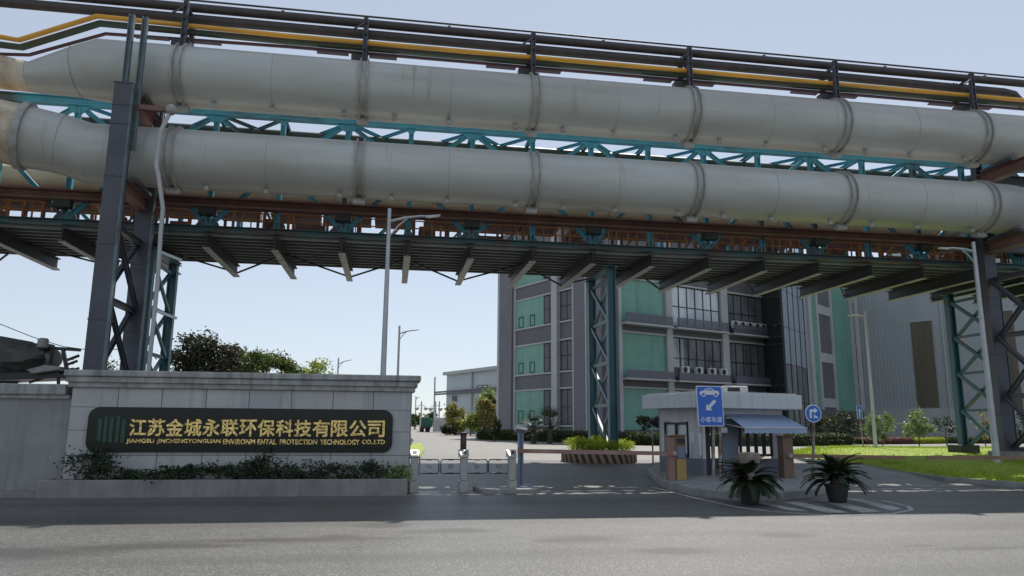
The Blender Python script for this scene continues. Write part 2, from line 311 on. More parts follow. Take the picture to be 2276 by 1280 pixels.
    def build_each(s, name, m, parent):           # every box of this mesh becomes a part of its own
        for i in range(0, len(s.v), 8):
            q = MB(); q.v = s.v[i:i+8]; q.f = [[j-i for j in f] for f in s.f if i <= f[0] < i+8]; q.m = [0]*len(q.f); o = q.build(name, m, parent)
        return o
    def build(s, name, mats, parent=None, smooth=False, bevel=0., label=None):
        me = bpy.data.meshes.new(name); o0 = parent_loc(parent)
        me.from_pydata([(p[0]-o0[0], p[1]-o0[1], p[2]-o0[2]) for p in s.v], [], s.f)
        for m in (mats if isinstance(mats, (list, tuple)) else [mats]): me.materials.append(K[m] if isinstance(m, str) else m)
        me.polygons.foreach_set('material_index', s.m)
        if smooth:
            me.polygons.foreach_set('use_smooth', [True]*len(me.polygons))
            try: me.set_sharp_from_angle(angle=R_(40))
            except Exception: pass
        me.update(); o = bpy.data.objects.new(name, me); S.collection.objects.link(o)
        if parent: o.parent = parent
        if bevel:
            b = o.modifiers.new('bevel', 'BEVEL'); b.width = bevel; b.segments = 2; b.limit_method = 'ANGLE'
        if label: o['label'] = label
        return o
def parent_loc(p):
    v = V((0, 0, 0))
    while p: v += p.location; p = p.parent
    return v
def tag(o, label, cat, group=None):
    o['label'] = label; o['category'] = cat
    if group: o['group'] = group
    return o
def thing(name, label, cat, loc=(0, 0, 0), group=None):
    o = bpy.data.objects.new(name, None); S.collection.objects.link(o); o.location = loc; o.empty_display_size = .3
    return tag(o, label, cat, group)
def struct(o): o['kind'] = 'structure'; return o
def kids(o): return [c for c in bpy.data.objects if c.parent == o]
def dup(root, loc, label, parent=None, rz=None):
    c = root.copy(); S.collection.objects.link(c)
    if parent: c.parent = parent
    else:
        c.location = loc
        if label: c['label'] = label
        if rz is not None: c.rotation_euler.z = rz
    for k in kids(root): dup(k, None, None, c)
    return c
def text(body, w, h, name, m, origin, parent, depth=.02, bold=0., ax=(1, 0, 0), ay=(0, 0, 1), width=None):
    """raised writing: origin is its lower left corner, w x h its box (w None keeps the proportions)"""
    cu = bpy.data.curves.new('t', 'FONT'); cu.body = body; cu.size = 1; cu.extrude = .5; cu.resolution_u = 3
    ob = bpy.data.objects.new('t', cu); S.collection.objects.link(ob)
    bpy.context.view_layer.update()
    me = bpy.data.meshes.new_from_object(ob.evaluated_get(bpy.context.evaluated_depsgraph_get()))
    bpy.data.objects.remove(ob); vs = [v.co.copy() for v in me.vertices]
    x0 = min(p.x for p in vs); x1 = max(p.x for p in vs); y0 = min(p.y for p in vs); y1 = max(p.y for p in vs)
    kx = w/(x1-x0) if w else h/(y1-y0); ky = h/(y1-y0); ax, ay = V(ax).normalized(), V(ay).normalized(); nn = ax.cross(ay); o = V(origin)
    q = MB(); sh = [(0, 0)]+([(bold*h, bold*h), (-bold*h, bold*h), (bold*h, -bold*h), (-bold*h, -bold*h)] if bold else [])
    for i, (sx_, sy_) in enumerate(sh): q.add([o+ax*((p.x-x0)*kx+sx_)+ay*((p.y-y0)*ky+sy_)+nn*(depth-.0006*i if p.z > 0 else -.002+.0003*i) for p in vs], [list(p.vertices) for p in me.polygons])
    bpy.data.meshes.remove(me)
    return q.build(name, m, parent)
def rounded(x0, y0, x1, y1, r, n=6):
    out = []
    for cx, cy, a0 in ((x1-r, y0+r, -90), (x1-r, y1-r, 0), (x0+r, y1-r, 90), (x0+r, y0+r, 180)):
        for k in range(n+1):
            a = R_(a0+90*k/n); out.append((cx+r*math.cos(a), cy+r*math.sin(a)))
    return out
def crown(c, rad, n, size, seed, clumps=28, spread=.30, flat=.8, inner=.35):
    rnd = random.Random(seed); q = MB(); c = V(c); cs = []
    for _ in range(clumps):
        d = V((rnd.gauss(0, 1), rnd.gauss(0, 1), rnd.gauss(0, 1))).normalized()*(rnd.uniform(inner, 1.) ** .6)
        cs.append((V((d.x*rad[0], d.y*rad[1], d.z*rad[2])), rnd.uniform(.6, 1.25)*spread))
    vs = []; fs = []
    for i in range(n):
        k, sp = cs[rnd.randrange(clumps)]
        p = c+k+V((rnd.gauss(0, sp*rad[0]*.6), rnd.gauss(0, sp*rad[1]*.6), rnd.gauss(0, sp*rad[2]*.5)))
        a = V((rnd.gauss(0, 1), rnd.gauss(0, 1), rnd.gauss(0, .6))).normalized(); b = a.cross(V((rnd.gauss(0, 1), rnd.gauss(0, 1), rnd.gauss(0, 1)))).normalized()
        s_ = size*rnd.uniform(.6, 1.3); o = len(vs); vs += [p-a*s_, p+b*s_*.45, p+a*s_, p-b*s_*.45]; fs.append((o, o+1, o+2, o+3))
    q.add(vs, fs); return q
def limbs(base, top, r, seed, n=7, reach=1.):
    rnd = random.Random(seed); q = MB(); base, top = V(base), V(top); h = (top-base).length
    q.tube([base, base.lerp(top, .4)+V((.03*h*rnd.uniform(-1, 1), 0, 0)), top], [r, r*.75, r*.3], 7)
    for k in range(n):
        f = rnd.uniform(.3, .9); p = base.lerp(top, f); d = V((rnd.uniform(-1, 1), rnd.uniform(-1, 1), rnd.uniform(.35, .9)))*reach*rnd.uniform(.6, 1)
        q.tube([p, p+d*.5+V((0, 0, .05)), p+d], [r*.4*(1.1-f), r*.25, r*.1], 5)
    return q
def tree(name, label, base, ctr, rad, n, size, leaf, seed, group=None, tr=.09, cat='tree', **kw):
    t = thing(name, label, cat, base, group)
    limbs(base, V(ctr)+V((0, 0, rad[2]*.5)), tr, seed, reach=rad[0]*.8).build('trunk', 'bark', t)
    crown(ctr, rad, n, size, seed, **kw).build('crown', leaf, t)
    return t

# ================================================================== the setting
XR = (-90, 140)
def sheet(name, m, xs, ys, zf, kind='structure'):
    q = MB(); nx = len(xs); vs = [(x, y, zf(x, y)) for y in ys for x in xs]
    q.add(vs, [(j*nx+i, j*nx+i+1, (j+1)*nx+i+1, (j+1)*nx+i) for j in range(len(ys)-1) for i in range(nx-1)])
    o = q.build(name, m, smooth=True); o['kind'] = kind; return o
sheet('ground', 'earth', [-3000, -400, -100, 0, 100, 400, 3000], [-200, -20, 19, 20.6, 26.5, 43.5, 120, 400, 4000], lambda x, y: gz(y)-.05)
sheet('road', 'asphalt', [XR[0], -20, 0, 20, XR[1]], [-30, -5, 5, 12, 19.4, 20.6, 26.5, 29], lambda x, y: gz(y)+.002)
sheet('driveway', 'drive', [-60, -20, 0, 20, 60, 120], [29, 43.4, 60, 110, 260], lambda x, y: gz(y)+.002)

def pxpoly(pts, dz=0.): return [(p.x, p.y, p.z+dz) for p in (GG(*q) for q in pts)]
# lawn: a low grassed mound with a kerb
edge = [(1750, 1014), (1800, 1029), (1912, 1043), (2000, 1056), (2098, 1070), (2205, 1079), (2330, 1088), (2460, 1094)]
back = [(2430, 1003), (2276, 1003), (2114, 1003), (2000, 1002), (1886, 1000), (1800, 1003)]
LE = pxpoly(edge); LBk = pxpoly(back); outline = LE+LBk
cx = sum(p[0] for p in outline)/len(outline); cy = sum(p[1] for p in outline)/len(outline)
def inside(x, y):
    c = False; n = len(outline)
    for i in range(n):
        a, b = outline[i], outline[(i+1) % n]
        if (a[1] > y) != (b[1] > y) and x < (b[0]-a[0])*(y-a[1])/(b[1]-a[1])+a[0]: c = not c
    return c
q = MB(); n = len(outline); ks = [1., .985, .9, .7, .45, .2]; hs = [.0, .13, .2, .26, .28, .28]
vs = [(cx+(p[0]-cx)*k, cy+(p[1]-cy)*k, gz(cy+(p[1]-cy)*k)+h) for k, h in zip(ks, hs) for p in outline]+[(cx, cy, gz(cy)+.28)]
fs = [(j*n+i, j*n+(i+1) % n, (j+1)*n+(i+1) % n, (j+1)*n+i) for j in range(len(ks)-1) for i in range(n)]+[((len(ks)-1)*n+i, (len(ks)-1)*n+(i+1) % n, len(ks)*n) for i in range(n)]
q.add(vs, fs); lawn = q.build('lawn', 'grass', smooth=True); struct(lawn)
q = MB(); rnd = random.Random(3); vs = []; fs = []
xs = [p[0] for p in outline]; ys = [p[1] for p in outline]
while len(fs) < 26000:
    x = rnd.uniform(min(xs), min(max(xs), 46)); y = rnd.uniform(min(ys), max(ys))
    if not inside(x, y): continue
    z = gz(y)+.2; a = rnd.uniform(0, 6.28); h = rnd.uniform(.06, .16); o = len(vs); dx, dy = math.cos(a)*.02, math.sin(a)*.02
    vs += [(x-dx, y-dy, z-.05), (x+dx, y+dy, z-.05), (x+rnd.gauss(0, .05), y+rnd.gauss(0, .05), z+h)]; fs.append((o, o+1, o+2))
q.add(vs, fs); g = q.build('grass', 'blade'); g['kind'] = 'stuff'; tag(g, 'bright green grass blades on the sunlit lawn at the right', 'grass')
q = MB()
for a, b in zip(LE[:-1], LE[1:]): q.bar((a[0], a[1], a[2]+.05), (b[0], b[1], b[2]+.05), .16, .22)
struct(q.build('kerb', 'kerb', bevel=.02))
# ground sheets of paint: edge line and chevrons by the island
def paintpoly(pts, name='road_marking', dz=.006):
    q = MB(); P = [G(u, v, 0.) if G(u, v, 0).y < 20.6 else GG(u, v) for u, v in pts]; q.add([(p.x, p.y, p.z+dz) for p in P], [tuple(range(len(P)))]); return struct(q.build(name, 'paint'))
def line(pts, w):
    q = MB(); P = [V((p.x, p.y, p.z+.007)) for p in (GG(*a) for a in pts)]
    for a, b in zip(P[:-1], P[1:]):
        n = (b-a).cross(V((0, 0, 1))).normalized()*w/2; q.add([a-n, a+n, b+n, b-n], [(0, 1, 2, 3)])
    return struct(q.build('road_marking', 'paint'))
line([(1330, 1045), (1400, 1067), (1452, 1084), (1552, 1109), (1640, 1128), (1720, 1138), (1840, 1146), (1980, 1143), (2025, 1134), (2020, 1126), (1960, 1113)], .12)
for a in ([(1668, 1116), (1700, 1117), (1800, 1137), (1752, 1134)], [(1740, 1116), (1778, 1116), (1890, 1140), (1838, 1140)], [(1812, 1112), (1846, 1111), (1958, 1137), (1918, 1140)], [(1880, 1108), (1910, 1109), (2008, 1131), (1980, 1135)]): paintpoly(a)
line([(1115, 985), (1260, 996)], .12)

# islands
def island(pts, h, name='traffic_island', m='kerb'):
    P = pxpoly(pts); q = MB(); q.prism([(p[0], p[1]) for p in P], -.1, lambda p: gz(p[1])+h); return struct(q.build(name, m, bevel=.03))
island([(1438, 1062), (1470, 1082), (1540, 1101), (1640, 1113), (1740, 1112), (1812, 1104), (1842, 1094), (1838, 1080), (1800, 1066), (1700, 1058), (1560, 1052), (1480, 1054)], .2)
island([(1050, 1090), (1070, 1098), (1190, 1097), (1205, 1090), (1180, 1086)], .12)

# ================================================================== gas pipes on the gantry
def zpx(v, t, u=1180): return Y(u, v, t).z
def arc(zt, zb):  # centre and radius of a tube seen with its top and bottom on these tangents
    return (zt+zb)/2, (zt-zb)/2*.955
ZU, RU = arc(zpx(170, TP), zpx(292, TP)); ZL, RL = arc(zpx(340, TP), zpx(463, TP))
RINGS = [RING0+k*RSTEP for k in range(6)]
XL = Y(225, 150, TP).x; XE = Y(2300, 300, TP).x
def pipept(u, vt, vb, t=TP):
    a = Y(u, vt, t); b = Y(u, vb, t); return V(((a.x+b.x)/2, t, (a.z+b.z)/2)), (a.z-b.z)/2*.93
up = thing('gas_pipe', 'upper of the two big grey pipes, with a narrowed rusty left end', 'gas pipe', (0, TP, ZU))
p1, ra = pipept(175, 104, 218); p2, rb = pipept(68, 138, 205); p3, rc = pipept(-20, 118, 196); p4, rd = pipept(-120, 100, 190)
pts = [V((XE+25, TP, ZU)), V((XE, TP, ZU))]+[V((XL+(XE-XL)*k/10, TP, ZU)) for k in range(9, -1, -1)]
def split_tube(path, rad, xcut, root):
    q = MB().tube(path, rad, 48, False); A_, B_ = MB(), MB(); A_.v = B_.v = q.v
    for f in q.f: (A_ if sum(q.v[i][0] for i in f)/4 > xcut else B_).f.append(f)
    for w_, nm_, m_ in ((A_, 'shell', 'pipe'), (B_, 'end_pipe', 'beige')):
        used = sorted({i for f in w_.f for i in f}); ix = {v: k for k, v in enumerate(used)}
        c = MB(); c.add([w_.v[i] for i in used], [[ix[i] for i in f] for f in w_.f]); c.build(nm_, m_, root, True)
split_tube(pts+[p1, p2, p3, p4, p4-V((30, 0, 0))], [RU]*len(pts)+[ra, rb, rc, rd, rd], p2.x+.01, up)
for a_, b_, r_ in ((p2, p1, rb), (p1, pts[-1], ra)): MB().lathe(a_, [(r_*.97, -.02), (r_*1.02, -.01), (r_*1.02, .01), (r_*.97, .02)], 48, axis=(b_-a_)).build('weld_seam', 'ring', up, True)
lo = thing('gas_pipe', 'lower of the two big grey pipes, hung just above the brown beam', 'gas pipe', (0, TP, 0))
e1, sa = pipept(140, 254, 389, TP-.1); e2, sb = pipept(52, 232, 374, TP-.3)
low_path = [e2, e1]+[V((XL+(XE-2.3-XL)*k/10, TP, ZL)) for k in range(11)]+[V((XE-2.3+2.9*math.sin(a), TP+2.9*(1-math.cos(a)), ZL)) for a in (.2, .4, .6, .8, 1., 1.2, 1.4)]+[V((XE+.7, TP+9, ZL))]
split_tube([e2+(e2-e1)*3+V((-30, 0, -1.2)), e2+(e2-e1)*3+V((-4, 0, -1.2)), e2+(e2-e1)*.9]+low_path, [sb*1.04, sb*1.04, sb*1.02, sb, sa]+[RL]*(len(low_path)-2), e2.x+.01, lo)
MB().lathe(e1, [(sa*.98, -.02), (sa*1.012, -.01), (sa*1.012, .01), (sa*.98, .02)], 48, axis=(e2-e1)).build('weld_seam', 'ring', lo, True)
MB().lathe(e2+V((.05, 0, 0)), [(sb*1.0, -.1), (sb*1.1, -.1), (sb*1.1, .1), (sb*1.0, .1)], 48, axis=(e1-e2)).build('flange', 'ring', lo, True)
for root, z, r in ((up, ZU, RU), (lo, ZL, RL)):
    for k, x in enumerate(RINGS):
        q = MB()
        for dx in (-.14, .1): q.lathe((x+dx, TP, z), [(r-.05, 0), (r+.09, 0), (r+.09, .045), (r-.05, .045)], 48, axis=(1, 0, 0))
        q.box(x-.2, TP-.1, z-r-.22, x+.2, TP+.1, z-r-.02)
        q.build('flange', 'ring', root, False)
        if k < 5:
            MB().lathe((x+RSTEP/2, TP, z), [(r-.02, -.012), (r+.006, -.008), (r+.006, .008), (r-.02, .012)], 48, axis=(1, 0, 0)).build('weld_seam', 'ring', root, True)
            for dx in (1.1, 3.0, 5.4):
                MB().lathe((x+dx, TP-.3, z-r-.02), [(.03, -.12), (.09, -.1), (.09, .0), (.05, .06)], 8).build('lug', 'ring', root)

# thin pipes carried above the upper pipe
def zc(v, t=TP): return zpx(v, t)
def px(u, v, t=TP): return Y(u, v, t)
XRt = px(2276, 200).x+30
def runpipe(name, label, v0, v1, m, leftpts=None, rightpts=None, t=TP, cat='pipe', bends=None):
    z0, z1 = zc(v1, t), zc(v0, t); z = (z0+z1)/2; r = (z1-z0)/2*.87
    pts = [px(a, b, t) for a, b in leftpts] if leftpts else [V((-60, t, z))]
    for p in pts: p.y = t
    if leftpts and 'dip' not in name:
        pts = pts
    if leftpts: pts.append(V((px(640, 60, t).x, t, z)))
    pts += [V((px(1700, 130, t).x, t, z))]
    pts += [px(a, b, t) for a, b in rightpts] if rightpts else [V((XRt, t, z))]
    return tag(MB().tube(pts, r, 14).build(name, m, None, True), label, cat, 'thin pipes above the grey gas pipes')
runpipe('rail_pipe', 'thinnest dark pipe running along the very top of the gantry', 68, 72.5, 'black', t=TP+.15)
runpipe('dark_pipe', 'topmost thick dark pipe, just under the thin top rail pipe', 76, 95.5, 'black', t=TP+.1)
runpipe('dark_pipe', 'second thick dark pipe, between the topmost one and the yellow pipe', 98.5, 120, 'black', rightpts=[(2230, 205), (2252, 210), (2275, 235)], t=TP+.2)
runpipe('yellow_pipe', 'yellow pipe kinked down at its left end', 121.5, 132.3, 'yellow', leftpts=[(-200, 40), (-10, 80), (42, 89), (215, 36)], t=TP-.25)
runpipe('green_pipe', 'dark green pipe directly below the yellow pipe', 131.5, 146, 'dgreen', leftpts=[(-200, 62), (-10, 98), (48, 105), (222, 52)], t=TP)
runpipe('maroon_pipe', 'maroon pipe lowest of the thin pipes above the big grey pipe', 146, 153.5, 'maroon', leftpts=[(-200, 90), (-10, 120), (65, 122), (235, 75)], t=TP+.1)
ZA = zc(72, TP+.1)
for k, u in enumerate((625, 998, 1341, 1696, 1961, 2179)):
    x = px(u, 80, TP+.1).x; q = MB(); q.box(x-.05, TP+.08, zc(78)-.02, x+.05, TP+.2, zc(71)); q.box(x-.12, TP+.04, zc(78)-.04, x+.12, TP+.24, zc(76))
    tag(q.build('pipe_clip', 'black'), ['short clip of the thin top rail pipe, %s from the left' % w_ for w_ in ('first', 'second', 'third', 'fourth', 'fifth', 'sixth')][k], 'pipe clip', 'clips under the top rail pipe')
for k, x in enumerate(RINGS):
    f = thing('pipe_bracket', 'bracket holding the thin pipes, standing on the %s flange from the left' % ('first', 'second', 'third', 'fourth', 'fifth', 'sixth')[k], 'pipe bracket', (x, TP, ZU+RU), 'brackets on the flanges of the upper pipe')
    zt = zc(86); zb = ZU+RU
    q = MB(); q.ibeam((x-.02, TP-.42, zb-.1), (x-.02, TP-.42, zt), .16, .16, .03, up=(1, 0, 0)); q.build('post', 'steel', f)
    q = MB(); q.ibeam((x-.02, TP+.5, zb-.2), (x-.02, TP+.5, zt), .16, .16, .03, up=(1, 0, 0)); q.build('post', 'steel', f)
    for v in (97, 122, 154):
        MB().ibeam((x, TP-.5, zc(v)), (x, TP+.62, zc(v)), .12, .08, .02).build('cross_arm', 'steel', f)
    q = MB(); q.bar((x-.5, TP-.5, zc(118)), (x-.05, TP-.5, zc(100)), .05, .05); q.build('brace', 'steel', f)
    q = MB(); q.box(x-.5, TP-.12, zb+.02, x+.08, TP+.2, zc(154)-.03); q.build('shoe', 'black', f)
    q = MB(); q.box(x+.12, TP-.1, zc(157), x+1.1, TP+.1, zc(153.5)); q.box(x-1.7, TP-.1, zc(156.5), x-.6, TP+.1, zc(153.5)); q.build_each('pad', 'maroon', f)

# grey columns carrying the gas pipes
def pipe_support(name, label, xl, full):
    t = thing(name, label, 'pipe support', (xl, TC1, 0))
    z1 = Y(255, 187, TC1).z if full else ZU-RU-.6
    tops = ((TC1, z1), (TC2, Y(315, 225, TC2).z if full else ZU-RU-.4)); W_ = .52
    for y, zt in tops:
        c = MB(); c.box(xl-W_/2, y-.2, gz(y), xl+W_/2, y-.165, zt); c.box(xl-W_/2, y+.165, gz(y), xl+W_/2, y+.2, zt)
        c.box(xl+W_/2-.06, y-.165, gz(y), xl+W_/2-.02, y+.165, zt); c.box(xl-W_/2+.02, y-.165, gz(y), xl-W_/2+.06, y+.165, zt)
        for zz in (zt-.02, zt-.75, ZL+.4, ZL-RL-.3, 4.7, 7., 2.3): c.box(xl-W_/2-.02, y-.22, zz, xl+W_/2+.02, y+.22, zz+.035)
        c.build('column', 'steel', t)
        if full:
            b = MB(); b.box(xl+W_/2, y-.21, gz(y), xl+W_/2+.045, y-.02, zt); b.build('sunlit_flange_edge', 'steel2', t)  # lighter strip: sunlight on the right flange edge put into the colour
        b = MB(); b.box(xl-.5, y-.45, gz(y)-.2, xl+.5, y+.45, gz(y)+.5); b.build('footing', 'concrete', t, bevel=.03)
    zs = [gz(30)+.6, 3., 5.4, 7.7]
    for a, b in zip(zs[:-1], zs[1:]):
        for k, (p, r) in enumerate(((a, b), (b, a))):
            MB().ibeam((xl+(k-.5)*.18, TC1+.2, p), (xl+(k-.5)*.18, TC2-.2, r), .12, .18, .02).build('brace', 'steel', t)
        MB().ibeam((xl, TC1+.2, b), (xl, TC2-.2, b), .16, .2, .02).build('strut', 'steel', t)
    for z in (ZL-RL-.36, ZU-RU-.36):
        MB().ibeam((xl, TC1-.1, z), (xl, TC2+.1, z), .34, .45, .03).build('saddle_beam', 'brown', t)
        q = MB(); q.box(xl-.3, TP-.8, z+.23, xl+.3, TP+.8, z+.34); q.build('saddle', 'steel', t)
    if full:
        for dx, a, b in ((-.07, 27, 200), (.34, 30, 330)):
            MB().ibeam((xl+dx, TC1+.1, Y(270, b, TC1).z), (xl+dx, TC1+.1, Y(270, a, TC1).z), .16, .16, .025, up=(1, 0, 0)).build('top_post', 'steel2', t)
        MB().box(xl+.62, TC2-.1, zc(95), xl+.74, TC2+.05, zc(95)+3.7).build('stub_post', 'cream', t)
    else:
        MB().ibeam((xl, TC2, ZU-RU-.4), (xl, TC2, ZU+.2), .3, .3, .03, up=(1, 0, 0)).build('top_post', 'steel', t)
        for z in (ZL-RL-.25, ZL+RL+.7): MB().ibeam((xl, TC2, z), (xl+9, TC2+.4, z+.2), .3, .4, .03).build('side_beam', 'steel', t)
    return t
pipe_support('pipe_support', 'grey blue steel columns under the big pipes at the left end of the sign wall', Y(213, 800, TC1).x, True)
pipe_support('pipe_support', 'grey steel columns under the big pipes beside the tall right hand lamp post', Y(2222, 850, TC2).x, False)
# bent drain pipe hanging under the upper pipe
pp = [(383, 236), (377, 252), (357, 292), (350, 340), (347, 366), (352, 390), (362, 462), (357, 520), (352, 600), (343, 700), (330, 824), (326, 880)]
dp = thing('drain_pipe', 'slim grey drain pipe bent around the lower big pipe down to the wall', 'drain pipe', Y(326, 880, TC1))
MB().tube([Y(a, b, TC1+.1) for a, b in pp], [.045]+[.066]*11, 10).build('tube', 'bpale', dp, True)
p = Y(380, 244, TC1+.1); MB().lathe(p-V((0, 0, .15)), [(.1, 0), (.16, .08), (.16, .2), (.08, .32)], 10).build('valve', 'ring', dp)
MB().bar(p-V((1.0, 0, 0)), p+V((.0, 0, 0)), .16, .16).build('side_branch', 'brown', dp)
for u, v in ((357, 560), (345, 690)):
    p = Y(u, v, TC1+.1); MB().bar(p, p+V((.55, .3, -.18)), .05, .08).build('clamp', 'lamp', dp)

# ================================================================== conveyor bridge (teal truss gallery behind the gas pipes)
ZD = zpx(548, TD1); ZTOP = zpx(289, TD1); NX0 = Y(775, 275, TD1).x; NS = (Y(2025, 360, TD1).x-NX0)/10
N0, N1 = -10, 16
def nx(k): return NX0+NS*k
br = thing('conveyor_bridge', 'long teal truss bridge with dark ribbed deck behind the big pipes', 'conveyor bridge', (NX0, TD1, 0))
xa, xb = nx(N0), nx(N1); ZM = (ZD+ZTOP)/2+.3
for y, tl in ((TD1, 'teal'), (TD2, 'teal')):
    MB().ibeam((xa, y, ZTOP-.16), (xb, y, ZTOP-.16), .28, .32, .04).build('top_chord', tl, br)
    MB().ibeam((xa, y, ZD+.1), (xb, y, ZD+.1), .28, .2, .03).build('bottom_chord', 'tealshade', br)
    for k in range(N0, N1+1):
        x = nx(k); big = k % 2 == 0
        MB().ibeam((x, y, ZD+.2), (x, y, ZTOP-.32), .18, .18, .025, up=(1, 0, 0)).build('post', tl, br)
        for z, s in ((ZTOP-.31, -1), (ZD+.2, 1)):
            q = MB(); q.slab([(-.4, 0), (.4, 0), (.34, s*.13), (.16, s*.29), (-.16, s*.29), (-.34, s*.13)] if big else [(-.18, 0), (.18, 0), (.08, s*.24), (-.08, s*.24)], (x, y-.06, z), (1, 0, 0), (0, 0, 1), (0, 1, 0), 0, .05); q.build('gusset', tl if s < 0 else 'tealshade', br)
        if big and y == TD1 or big and k % 4 == 0:
            for s in (-1, 1):
                if not N0 <= k+s <= N1: continue
                for z in (ZTOP-.28, ZD+.2):
                    MB().ibeam((x, y, z), (nx(k+s), y, ZM), .13, .15, .02).build('diagonal', tl, br)
# roof plane bracing, seen from below
for k in range(N0, N1+1):
    MB().ibeam((nx(k), TD1, ZTOP-.2), (nx(k), TD2, ZTOP-.2), .13, .16, .02).build('roof_beam', 'teal', br)
    if k+2 <= N1:
        if k % 2 == 0: MB().ibeam((nx(k), TD1, ZTOP-.24), (nx(k+2), TD2, ZTOP-.24), .11, .11, .02).build('roof_brace', 'teal', br)
        MB().ibeam((nx(k+2), TD1, ZTOP-.28), (nx(k), TD2, ZTOP-.28), .1, .11, .02).build('roof_brace', 'teal', br)
MB().box(xa, TD1+.3, ZD+.02, xb, TD2-.1, ZD+.06).build('deck', 'deck', br)
for j in range(10):
    y = TD1+.28+j*(TD2-TD1-.4)/9
    MB().box(xa, y-.04, ZD-.1, xb, y+.04, ZD+.015).build('purlin', 'purlin', br)
ZB = zpx(565, TD1, 768)
for k in range(N0, N1+1):
    x = nx(k); q = MB(); q.ibeam((x, TD1-.12, ZB+.25), (x, TD2+.32, ZB+.25), .25, .47, .035); q.k = 1; q.box(x-.125, TD1-.12, ZB-.01, x+.125, TD2+.32, ZB+.016); q.build('cross_beam', ['deck', 'beamgrey'], br)
    if k < N1 and k % 2 == 0:
        q = MB(); q.bar((x, TD2+.4, ZB+.2), (nx(k+1), TD1+2.3, ZD-.2), .06, .06); q.build('deck_brace', 'deck', br); q = MB(); q.bar((nx(k+2), TD2+.4, ZB+.2), (nx(k+1), TD1+2.3, ZD-.2), .06, .06); q.build('deck_brace', 'deck', br)
MB().ibeam((xa, TD1-.3, (zpx(478, TD1-.3)+zpx(498, TD1-.3))/2), (xb, TD1-.3, (zpx(478, TD1-.3)+zpx(498, TD1-.3))/2), .42, zpx(478, TD1-.3)-zpx(498, TD1-.3), .06).build('rail_beam', 'brown', br)
for k in range(N0, N1+1, 2):
    q = MB(); q.box(nx(k)-.28, TD1-.48, zpx(502, TD1-.3)-.2, nx(k)+.28, TD1-.05, zpx(498, TD1-.3)); q.build('corbel', 'deck', br)
# walkway railings on the deck, orange
for y, dx in ((TD1+.6, 0), (TD2-.5, .6)):
    rl = thing('walkway_railing', 'orange tube railing along the %s side of the conveyor bridge' % ('near' if dx == 0 else 'far'), 'railing', (xa, y, ZD), 'orange railings on the conveyor bridge')
    for h in (.36, .65, .94): MB().tube([(xa, y, ZD+h), (xb, y, ZD+h)], .025, 6).build('rail', 'orange', rl)
    q = MB(); x = xa+dx; i = 0; rnd = random.Random(5)
    while x < xb:
        p = MB(); p.box(x-.025, y-.025, ZD+.06, x+.025, y+.025, ZD+.96)
        if i % 3 == 1:
            p.box(x+.28, y-.025, ZD+.06, x+.33, y+.025, ZD+1.7); p.box(x+.6, y-.025, ZD+.06, x+.64, y+.025, ZD+1.4)
        p.build('post', 'orange', rl); x += rnd.uniform(1.05, 1.35); i += 1
# conveyors inside
cv = thing('belt_conveyor', 'rust brown belt conveyor with hooded frames inside the truss bridge', 'conveyor', (NX0, TD1+2.5, ZD))
MB().box(xa, TD1+1.2, ZD+.08, xb, TD1+2.4, ZD+.28).build('belt_trough', 'brown', cv)
for j in range(30):
    x = xa+(xb-xa)*j/30; MB().box(x+.1, TD1+2.7, ZD+1.42, x+(xb-xa)/30*(.97 if j % 3 else .8), TD1+3.8, ZD+1.85).build('hood', 'brown', cv)
MB().tube([(xa, TD1+1.05, ZD+1.32), (xb, TD1+1.05, ZD+1.32)], .12, 10).build('service_pipe', 'brown', cv, True)
MB().tube([(xa, TD1+.8, ZD+1.08), (xb, TD1+.8, ZD+1.08)], .035, 8).build('service_pipe', 'cream', cv, True)
k = 0; x = xa+.6; rnd = random.Random(11)
while x < xb:
    q = MB(); q.box(x-.05, TD1+1.12, ZD+.06, x+.05, TD1+1.2, ZD+1.55); q.box(x-.05, TD1+2.45, ZD+.06, x+.05, TD1+2.53, ZD+1.6); q.box(x-.04, TD1+1.12, ZD+1.55, x+.04, TD1+3.8, ZD+1.64)
    if k % 2: q.bar((x, TD1+1.16, ZD+.25), (x+1., TD1+1.16, ZD+1.4), .05, .07)
    q.build('frame', 'brown' if k % 3 else 'orange', cv)
    if k % 5 == 2: MB().box(x+.2, TD1+1.3, ZD+.28, x+.85, TD1+2.3, ZD+.95).build('motor_box', 'brown', cv, bevel=.05)
    if k % 2 == 0: MB().box(x+.1, TD1+2.5, ZD+.06, x+rnd.uniform(.4, 1.2), TD1+2.62, ZD+rnd.uniform(.4, 1.1)).build('side_plate', 'brown', cv)
    x += rnd.uniform(1.0, 1.4); k += 1
for k in range(N0+1, N1, 2):
    q = MB(); x = nx(k); q.box(x-.7, TD1+.15, ZD+1.02, x+.7, TD1+.5, ZD+1.14); q.build('cable_tray', 'beamgrey', cv)
tag(MB().tube([(xa+7, TD1+2.4, zpx(455, TD1+2.4)), (xb, TD1+2.4, zpx(455, TD1+2.4))], .45, 24).build('cream_duct', 'cream', None, True), 'cream round duct glimpsed between the lower grey pipe and the brown beam', 'duct')
tag(MB().tube([(xa, TD1+1.2, zpx(338, TD1+1.2)), (xb, TD1+1.2, zpx(338, TD1+1.2))], .2, 16).build('green_duct', 'dgreen', None, True), 'dark green duct inside the truss just above the lower grey pipe', 'duct')
